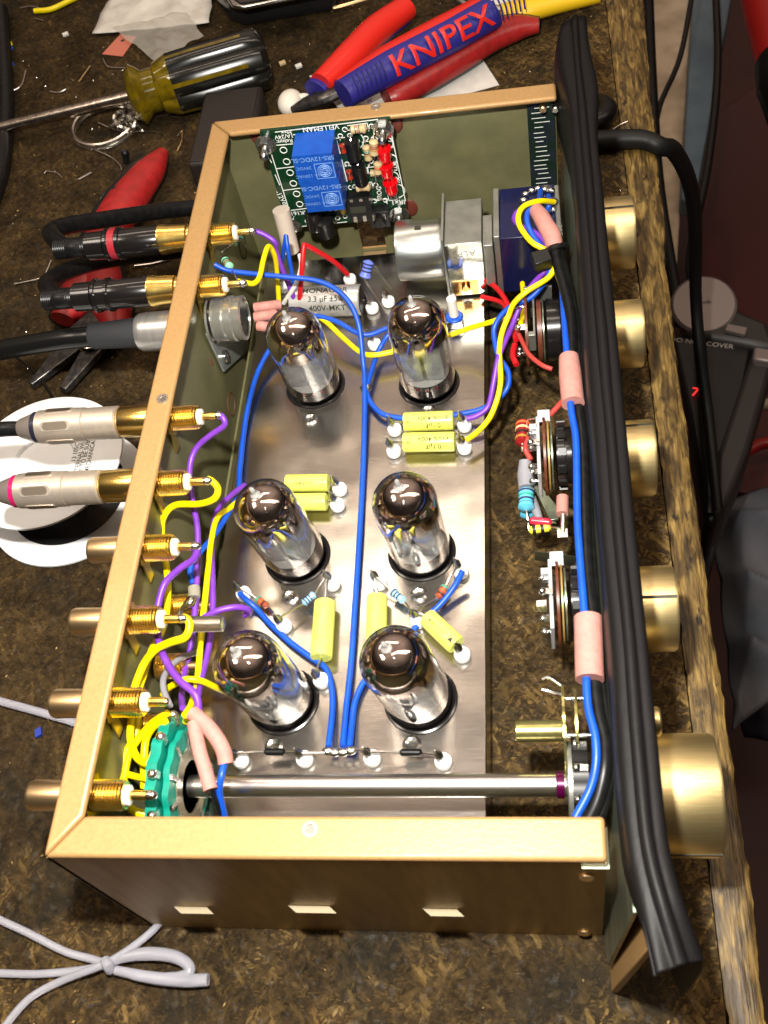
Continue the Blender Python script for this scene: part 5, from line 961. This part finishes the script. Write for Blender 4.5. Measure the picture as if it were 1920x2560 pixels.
# --- second red pliers underneath
r2 = thing('red_pliers', 'large dull red handled pliers lying beneath the lettered pair', 'pliers', P(1000, 120, 0))
grip(r2, [KP(5, *q, .8) for q in ((880, 85), (800, 95), (700, 130), (600, 190), (500, 250), (400, 310), (360, 330))], [.45, .8, 1.0, 1.05, 1.05, .9, .7], DKRED, ((.05, .2, -.1), 1.06, GRIPB))
# --- yellow wire stripper with label
ws = thing('wire_stripper', 'yellow handled wire stripper with white printed label at the top edge', 'wire stripper', P(1150, 20, 0))
grip(ws, [KP(5, *q, 1.0) for q in ((1080, -25), (950, 5), (850, 30), (750, 50))], [.6, .65, .7, .6], mat('yellow_handle', (.75, .48, .01), .4), None, flat=.8)
b = MB(); pts = [KP(5, *q, 1.2) for q in ((670, 0), (880, -30), (900, 15), (740, 35))]; b.prism(pts, (0, 0, .04)); b.mi = 1
dx = (pts[2]-pts[3]).normalized(); dy = V((-dx.y, dx.x, 0)); c = KP(5, 790, 13, 1.26)
b.text('Wire Stripper', .36, flatfn(c, dx, dy), bold=True); b.text('Able', .3, flatfn(c+dy*.5, dx, dy)); b.build('label_card', [PAPER, INK], ws)
b = MB(); b.tube([KP(5, 600, 0, 1), KP(5, 640, 20, 1), KP(5, 650, -10, 1)], .2, 10, 4); b.build('spring', STEEL, ws)
# --- paper note
b = MB(); pts = [KP(5, *q, .03) for q in ((100, 260), (400, 165), (690, 205), (745, 290), (600, 330), (200, 370))]; b.prism(pts, (0, 0, .03)); b.mi = 1; c = KP(5, 375, 290, .07); b.text('45 st', .9, flatfn(c, (.8, .55, 0), (-.55, .8, 0))); b.text('x', .6, flatfn(KP(5, 305, 340, .07), (1, .2, 0), (-.2, 1, 0)))
o = b.build('paper_note', [PAPER, mat('violet_pen', (.12, .05, .3), .6)]); tag(o, 'crumpled white note with handwriting under the pliers', 'paper')
# --- white plug thing
wt = thing('white_cap', 'small white moulded cap lying left of the pliers jaw', 'cap', P(625, 222, 0)); c = P(628, 222, .6)
b = MB(); b.ball(c, .75, (.9, 1.1, .8), 12); b.ball(c+V((.7, .1, .1)), .35, (1.2, .6, .8), 8); b.build('cap_body', mat('ivory', (.7, .66, .58), .4), wt)
b = MB(); b.tube([c+V((.1, -.6, -.1)), c+V((.9, -.5, 0)), c+V((1.6, .1, .3))], .2, 8, 4, .5); b.build('clip', STEEL, wt)
# --- black meter with chrome rim
mt = thing('pocket_meter', 'black rounded case with chrome rim cut off by the top edge', 'meter', P(610, 10, 0))
pts = [KP(1, *q, 0) for q in ((930, 20), (1000, 110), (1060, 130), (1460, 60), (1480, 20), (1470, -120), (900, -100))]; b = MB(); b.prism(pts, (0, 0, 2.0)); b.build('case', mat('glossy_black_case', (.01, .01, .011), .15, coat=.4), mt, bevel=.6, seg=5)
pts = [KP(1, *q, 2.2) for q in ((960, -30), (1005, 40), (1060, 48), (1400, -20), (1400, -120), (960, -120))]; b = MB(); b.prism(pts, (0, 0, .25)); b.build('chrome_rim', STEEL, mt, bevel=.12, seg=3)
pts = [KP(1, *q, 2.48) for q in ((990, -20), (1040, 15), (1350, -35), (1350, -110), (990, -110))]; b = MB(); b.prism(pts, (0, 0, .06)); b.build('face', mat('dark_face', (.03, .025, .02), .3), mt)
b = MB(); b.tube([KP(1, 1440, 35, .3), KP(1, 1500, 20, .3), KP(1, 1600, -10, .3)], .1, 8, 3); o = b.build('lead_offcut', ROSE); tag(o, 'straight copper rod right of the chrome rimmed case', 'wire offcut')
# --- plastic bag and slips
def sheetgrid(quad, n, amp, z, seed, thick=.02):
    q0, q1, q2, q3 = quad; vs = []; fs = []
    for i in range(n+1):
        for j in range(n+1):
            s_, t_ = i/n, j/n; p = q0.lerp(q1, s_).lerp(q3.lerp(q2, s_), t_); edge = min(s_, 1-s_, t_, 1-t_)*4
            w_ = (noise.noise(V((p.x*.45, p.y*.45, seed)))+.5*noise.noise(V((p.x*1.2, p.y*1.2, seed+3)))) if seed < 20 else 1-abs(noise.noise(V((p.x*.14+p.y*.05, p.y*.09, seed))))*2.2+.2*noise.noise(V((p.x*.4, p.y*.4, seed))); vs.append(V((p.x+w_*.25, p.y, z+abs(w_)*amp*(.3+min(1, edge)))))
    for i in range(n):
        for j in range(n): a = i*(n+1)+j; fs.append((a, a+1, a+n+2, a+n+1))
    b = MB(); b.add(vs, fs); return b
b = sheetgrid([KP(1, *q, .1) for q in ((395, 160), (510, -40), (925, -60), (915, 110))], 16, .5, .25, 1); o = b.build('paper_bag', mat('white_bag_top', (.6, .57, .52), .6, c2=(.5, .47, .43), nscale=1), ang=180); o.modifiers.new('s', 'SOLIDIFY').thickness = .0002; tag(o, 'creased white paper strip at the top left edge', 'paper')
b = sheetgrid([KP(1, *q, .1) for q in ((480, 130), (820, 70), (885, 170), (690, 290))], 18, .7, .3, 5); o = b.build('plastic_bag', mat('frosted_film', (.55, .52, .46), .38, alpha=.42, bump=.4, bscale=1.2), ang=180); tag(o, 'see-through crumpled plastic bag above the screwdriver handle', 'plastic bag')
b = MB(); b.prism([KP(1, *q, .05) for q in ((442, 235), (520, 150), (590, 160), (530, 245))], (0, 0, .03)); b.mi = 1; b.lathe([(.12, 0), (.12, .01)], KP(1, 530, 175, .085), (0, 0, 1), 12); o = b.build('paper_slip', [mat('salmon_slip', (.5, .15, .1), .6), INK]); tag(o, 'salmon pink slip of card under the plastic bag', 'card')
# --- wire spool
ztf = 2.6; c0 = P(72, 1015, ztf); px1 = P(262, 965, ztf); r_ = 3.15
c0 = V((px1.x-r_*.99, px1.y-.4, 0)); r_ = 3.15
spn = thing('wire_spool', 'white plastic spool of thin black wire lying flat left of the chassis', 'spool', (c0.x, c0.y, 0))
for z0, rr, nm in ((.02, 3.3, 'lower_flange'), (ztf-.18, r_, 'upper_flange')):
    b = MB(); b.lathe([(rr-.05, 0), (rr, .05), (rr, .14), (rr-.06, .18)]+([(1.25, .18), (1.2, .1), (1.15, -.2)] if z0 > 1 else []), (c0.x, c0.y, z0), (0, 0, 1), 72)
    if z0 > 1:
        b.mi = 1; tt = KP(25, 820, 585, ztf+.01); 
        for i, s_ in enumerate(('.13 105C', 'INTERNAL WIRING', 'NOT TO BE SUBJECTED', 'TO MECHANICAL ABUSE')):
            b.text(s_, .26, flatfn(KP(25, 745+i*52, (600, 600, 585, 585)[i], ztf+.008), (-.03, 1, 0), (-1, -.03, 0)), bold=True)
    b.build(nm, [WPLAST, INK], spn)
b = MB(); b.lathe([(1.2, .2), (1.2, ztf-.5)], (c0.x, c0.y, 0), (0, 0, 1), 40); b.build('hub', WPLAST, spn)
b = MB(); b.lathe([(1.19, 0), (1.19, .06)], (c0.x, c0.y, ztf-.42), (0, 0, 1), 40); b.build('hub_floor', mat('pale_blue_plastic', (.5, .56, .6), .5), spn)
b = MB(); pr = []
for i in range(24): pr += [(2.35, .2+i*.09), (2.41, .245+i*.09)]
b.lathe(pr, (c0.x, c0.y, 0), (0, 0, 1), 56); b.build('wound_wire', mat('thin_black_wire', (.012, .012, .014), .25), spn)
b = MB(); b.prism([KP(25, *q, ztf-.34) for q in ((0, 655), (90, 580), (180, 540), (120, 655))], (0, 0, .02)); b.build('hub_slot', BLACK, spn)
b = MB(); b.tube(DP([(0, 748, .5), (40, 775, .5), (85, 815, .6), (112, 855, .8), (130, 885, 1.5)]), .06, 8, 5); o = b.build('thin_wire', BLACK); tag(o, 'thin black wire leading from the left edge to the white spool', 'wire')
# --- black hose at the left edge
b = MB(); b.tube(DP([(2, 20, .5), (8, 100, .5), (14, 220, .5), (10, 310, .5), (0, 380, .5), (-20, 440, .5)]), .42, 14, 6); o = b.build('black_cable', BLACKM); tag(o, 'black cable cut off by the upper left edge', 'cable')
# --- clear tubing tied in a loop
CL = mat('clear_tubing', (.74, .74, .82), .15, trans=.7, ior=1.3, coat=.3)
ct = thing('clear_tubing', 'bundle of milky clear tubing knotted into a loop at the bottom left', 'tubing', P(300, 2080, 0))
for pts in ([(-20, 1978, .3), (60, 2015, .3), (140, 2055, .3), (200, 2072, .32), (235, 2084, .4)], [(-10, 2102, .2), (80, 2104, .25), (170, 2096, .3), (235, 2084, .45)], [(236, 2084, .4), (268, 2068, .4), (320, 2060, .4), (375, 2066, .4), (408, 2086, .4), (402, 2106, .4), (360, 2114, .4), (300, 2108, .4), (250, 2094, .4)],
            [(0, 2230, .2), (60, 2160, .25), (130, 2120, .3), (220, 2085, .5), (280, 2050, .4), (330, 2010, .3), (358, 1975, .3)], [(250, 2096, .35), (330, 2112, .4), (400, 2118, .4), (450, 2116, .4)]):
    b = MB(); b.tube(DP(pts), ([.1, .16, .2, .19, .17, .17, .18, .16, .1] if len(pts) == 9 else [.12]*len(pts)) if pts[0][0] != 250 else [.14, .18, .2, .18], 12, 7); b.build('strand', CL, ct)
b = MB(); b.tube(DP([(228, 2076, .5), (233, 2085, .6), (238, 2094, .4)]), .17, 12, 4); b.build('knot', CL, ct)
b = MB(); b.tube(DP([(-10, 1512, .3), (50, 1528, .3), (110, 1545, .3), (165, 1562, .3), (230, 1590, .3)]), .15, 10, 6); o = b.build('clear_tube', CL); tag(o, 'single strand of clear tubing running under the left side of the chassis', 'tubing')
# --- yellow wire at top left, offcuts, crumbs
b = MB(); b.tube(DP([(75, 24, .2), (110, 20, .2), (150, 2, .2), (175, -10, .2)]), .16, 10, 5); o = b.build('hookup_wire', YEL); tag(o, 'yellow wire scrap with stripped end in the top left corner', 'wire')
OFF = [((1, [(425, 530), (520, 565), (680, 570), (700, 595)]), 'bent lead offcut under the key ring'), ((1, [(725, 495), (770, 520), (795, 545), (765, 590)]), 'hooked lead offcut left of the black box'), ((1, [(780, 500), (800, 530)]), 'tiny straight offcut touching the black box'),
       ((1, [(415, 650), (480, 680), (520, 715), (525, 735)]), 'curved offcut by the tiny black screw'), ((1, [(190, 750), (205, 740), (250, 750), (270, 770)]), 'silver flat offcut right of the left cable'), ((1, [(340, 775), (395, 745)]), 'short straight offcut between key ring and red pliers'),
       ((1, [(445, 255), (470, 290), (540, 295), (555, 320)]), 'crooked silver offcut left of the amber handle'), ((1, [(60, 390), (95, 365), (112, 305)]), 'offcut with pink tip near the left edge'), ((1, [(215, 395), (250, 400), (285, 385)]), 'crescent shaped shaving above the screwdriver blade'), ((1, [(340, 355), (365, 320), (390, 285)]), 'twisted tan shaving above the screwdriver blade'),
       ((2, [(95, 598), (250, 565), (290, 540), (332, 445)]), 'long bent lead offcut left of the plain black plug'), ((2, [(870, 480), (1000, 462), (1110, 430)]), 'straight thick lead offcut between the black plugs'), ((1, [(715, 720), (712, 750), (698, 785)]), 'thin hook offcut beside the red grip tip'), ((1, [(90, 35), (140, 28), (215, 50)]), 'silver offcuts beside the yellow scrap'), ((1, [(150, 80), (190, 90)]), 'tiny silver offcut below the yellow scrap'),
       ((14, [(520, 950), (590, 900), (655, 870)]), 'pale curved offcut on the bench near the black cable'), ((1, [(765, 655), (785, 610), (790, 560)]), 'copper lead offcut leaning on the black box')]
for (n_, pts), lab in OFF:
    b = MB(); b.tube([KP(n_, x, y, .07+.06*random.random()) for x, y in pts], .042 if n_ != 2 else .05, 7, 5); o = b.build('lead_offcut', ROSE if 'copper' in lab or 'tan' in lab else TIN); tag(o, lab, 'wire offcut', 'clipped component leads on the bench')
b = MB(); c = KP(1, 540, 690, .25); b.cyl(c-V((0, 0, .2)), c+V((.1, .1, .25)), .17, 12, .03); b.ball(c+V((.1, .1, .3)), .22, n=7); o = b.build('grub_screw', BLACK); tag(o, 'tiny black screw standing above the red grip', 'screw')
random.seed(11)
def crumbs(name, m, n, reg, smin, smax, lab):
    b = MB()
    for i in range(n):
        x = random.uniform(reg[0], reg[1]); y = random.uniform(reg[2], reg[3]); s_ = random.uniform(smin, smax)
        if -1 < x < 10.6 and -1 < y < 30 or 13 < x < 15 : continue
        a = random.random()*6.28; e = V((math.cos(a), math.sin(a), random.uniform(-.3, .3)))*s_; f_ = V((-e.y, e.x, 0))*random.uniform(.2, .7); h = V((0, 0, s_*random.uniform(.2, .6)))
        b.add([V((x, y, .02))+e, V((x, y, .02))+f_, V((x, y, .02))-e*.8, V((x, y, .02))-f_, V((x, y, .03))+h+e*.1], [(0, 1, 4), (1, 2, 4), (2, 3, 4), (3, 0, 4), (3, 2, 1, 0)])
    o = b.build(name, m, ang=5); tag(o, lab, 'debris', kind='stuff')
crumbs('solder_crumbs', SOLDER, 620, (-28, 16.6, -9, 50), .02, .09, 'fine bright solder crumbs scattered over the bench')
crumbs('wood_crumbs', mat('pale_chips', (.33, .22, .08), .7), 700, (-28, 17, -9, 50), .02, .09, 'pale wood crumbs scattered over the bench')
for i, (x, y, c_) in enumerate(((40, 190, YEL), (42, 208, BLUE), (45, 278, BLUE), (283, 148, PAPER), (1290, 285, PAPER), (1220, 272, BEIGE))):
    c = KP(1, x, y, .1); b = MB(); b.obox(c, (.16, .08, 0), (-.05, .1, .02), (0, 0, .07)); o = b.build('insulation_scrap', c_, bevel=.02); tag(o, ('yellow', 'upper blue', 'lower blue', 'white, left of the pink slip', 'white, right of the screwdriver butt', 'beige, right of the screwdriver butt')[i]+' insulation scrap on the bench', 'scrap', 'scraps on the bench')
b = MB(); c = KP(9, 250, 1015, .08); b.obox(c, (.1, .06, 0), (-.05, .14, 0), (0, 0, .06)); o = b.build('insulation_scrap', mat('dark_blue_scrap', (.01, .03, .25), .5)); tag(o, 'dark blue insulation scrap left of the chassis corner', 'scrap', 'scraps on the bench')
# --- cable over the bench edge at upper right
b = MB(); b.tube([KP(14, 300, 1010, .7), KP(14, 450, 1005, .6), KP(14, 640, 995, .55), KP(14, 780, 1000, .5), KP(14, 900, 1050, .2), P(1455, 325, -1), P(1484, 378, -4), P(1498, 440, -8), P(1502, 520, -13), P(1503, 640, -18), P(1512, 760, -21), P(1530, 900, -24), P(1550, 1100, -27)], [.46, .46, .45, .43, .42, .42, .4, .4, .4, .38, .38, .38, .36], 16, 7); o = b.build('mains_cable', mat('matt_cable', (.006, .006, .006), .5, spec=.3)); tag(o, 'thick black cable coming from behind the panel and hanging over the bench edge', 'cable')
b = MB(); b.tube([KP(14, 380, 900, .6), KP(14, 470, 850, .7), KP(14, 510, 790, .7), KP(14, 470, 750, .5), KP(14, 420, 770, .5)], .5, 14, 6); o = b.build('cable_loop', BLACKM); tag(o, 'small loop of black cable right behind the plastic sheet', 'cable')
# ================================================================ BACKGROUND beyond the bench edge
def slab(name, pts, z, th, m, lab, cat, n_=None, group=None):
    b = MB(); b.prism([(KP(n_, *q, z) if n_ else P(*q, z)) for q in pts], (0, 0, -th)); o = b.build(name, m, bevel=.2); tag(o, lab, cat, group); return o
slab('beige_panel', [(1385, -60), (1500, -60), (1480, 250), (1460, 620), (1400, 640)], -42, 2, mat('beige_board', (.62, .5, .36), .7, c2=(.42, .33, .23), nscale=.3), 'beige board standing in shadow beyond the bench edge', 'board')
slab('blue_grey_panel', [(1500, -60), (1590, -60), (1500, 440), (1470, 430)], -40, 2, mat('blue_grey_board', (.12, .17, .21), .6, c2=(.09, .13, .17), nscale=.3), 'blue grey board beside the beige one', 'board')
ht_ = thing('hand_tool', 'bright red round tool handle with black end in the top right corner', 'tool', P(1690, 150, -36))
b = MB(); b.tube(DP([(1640, -80, -34), (1672, 50, -34), (1692, 140, -34)]), [2.7, 2.7, 2.5], 24, 4); b.build('grip', mat('red_tool', (.42, .01, .008), .45), ht_)
b = MB(); b.tube(DP([(1692, 140, -34), (1700, 190, -34), (1705, 270, -36)]), [2.7, 2.8, 1.9], 24, 4); b.build('end_cap', BLACK, ht_)
slab('red_cabinet', [(1500, 280), (1720, 120), (1720, 1075), (1560, 1060), (1500, 820)], -58, 4, mat('dark_red_cabinet', (.05, .003, .0025), .5), 'dark red cabinet on the floor beyond the bench', 'cabinet')
b = MB(); b.tube(DP([(1560, 1015, -54), (1640, 960, -54), (1720, 955, -54)]), .6, 12, 3); o = b.build('cabinet_bar', mat('red_bar', (.28, .01, .008), .35)); tag(o, 'brighter red bar across the dark red cabinet', 'bar')
b = MB(); b.tube(DP([(1625, 875, -50), (1700, 872, -50)]), .6, 12, 3); o = b.build('pale_rod', mat('dull_rod', (.3, .27, .2), .5)); tag(o, 'pale short rod by the right edge over the cabinet', 'rod')
for i, (pts, r, lab) in enumerate((([(1398, -40, -20), (1408, 200, -24), (1425, 420, -28), (1470, 700, -30)], .5, 'broad black strap hanging beside the bench edge'), ([(1500, -40, -26), (1470, 120, -27), (1425, 230, -28), (1410, 330, -28)], .25, 'black cable crossing in front of the beige board'),
                              ([(1545, -40, -36), (1550, 150, -36), (1530, 350, -36), (1490, 560, -34), (1510, 700, -30), (1530, 1000, -29), (1530, 1110, -30)], .42, 'black cable hanging between the boards'))):
    b = MB(); b.tube(DP(pts), r, 12, 6); o = b.build('hanging_cable', BLACKM); tag(o, lab, 'cable', 'cables hanging beyond the bench')
# heater with dial
zh = -30; ht = thing('fan_heater', 'black and silver heater with round dial below the bench edge', 'heater', P(1560, 800, zh-20))
HB = mat('heater_black', (.006, .006, .007), .35); HG = mat('heater_grey', (.022, .019, .017), .45); HS = mat('heater_silver', (.2, .16, .15), .4, .4)
def hk(x, y, z=zh): return KP(15, x, y, z)
b = MB(); b.prism([hk(*q) for q in ((330, 640), (900, 720), (760, 1500), (640, 1950), (560, 1960), (440, 1200))], (0, 0, -18)); b.build('front_grille', HB, ht, bevel=.4)
b = MB(); b.prism([hk(*q, zh+.6) for q in ((400, 420), (700, 440), (1000, 560), (1060, 750), (880, 720), (420, 640))], (0, 0, -6)); b.build('top_housing', HG, ht, bevel=.5)
c = hk(545, 470, zh+.6); b = MB(); b.lathe([(2.5, 0), (2.5, .5), (2.3, .7), (.01, .7)], c, (-.0, -.3, 1), 40); b.mi = 1; b.text('mode', .4, flatfn(c+V((.1, -.1, .8)), (1, 0, 0), (0, 1, .3))); b.build('dial', [HS, HG], ht)
b = MB(); b.prism([hk(*q, zh+1.0) for q in ((700, 620), (720, 580), (850, 605), (835, 655))], (0, 0, -.3)); b.build('push_key', HS, ht)
b = MB(); b.prism([hk(*q, zh+.5) for q in ((900, 720), (1060, 760), (860, 1450), (700, 1850), (620, 1900), (640, 1500))], (0, 0, -5)); b.build('side_frame', HG, ht, bevel=.4)
b = MB(); b.prism([hk(*q, zh+1.2) for q in ((900, 730), (1080, 760), (1080, 850), (890, 820))], (0, 0, -1)); b.build('silver_trim', HS, ht, bevel=.2)
b = MB(); c = hk(535, 712, zh+1.0); dx = (hk(650, 725, zh+1.0)-hk(410, 695, zh+1.0)).normalized(); dy = V((-dx.y, dx.x, 0)); b.text('DO NOT COVER', .62, flatfn(c, dx, dy)); b.build('warning_text', mat('grey_print', (.3, .27, .24), .5), ht)
b = MB(); c = hk(492, 1052, zh+.3); b.text('7', 1.15, flatfn(c, dx, dy), bold=True); b.build('display_digit', mat('lit_red_digit', (.5, .01, .01), .5, emit=((1, .03, .03), 1.2)), ht)
# cloth
b = sheetgrid([P(1535, 1085, -44), P(1740, 1000, -44), P(1740, 1440, -44), P(1585, 1560, -44)], 40, 4, -46, 21); o = b.build('cloth', mat('grey_cloth', (.12, .12, .135), .9, c2=(.04, .055, .075), nscale=.08, thr=(.45, .62)), ang=180); o.modifiers.new('s', 'SOLIDIFY').thickness = .002; tag(o, 'crumpled white grey rag lying beyond the bench', 'cloth')
b = sheetgrid([P(1580, 1500, -60), P(1750, 1400, -60), P(1750, 1620, -60), P(1600, 1600, -60)], 16, 3, -60, 31); o = b.build('cloth', mat('dark_cloth', (.02, .02, .03), .85), ang=180); o.modifiers.new('s', 'SOLIDIFY').thickness = .002; tag(o, 'dark rag below the white grey one', 'cloth')
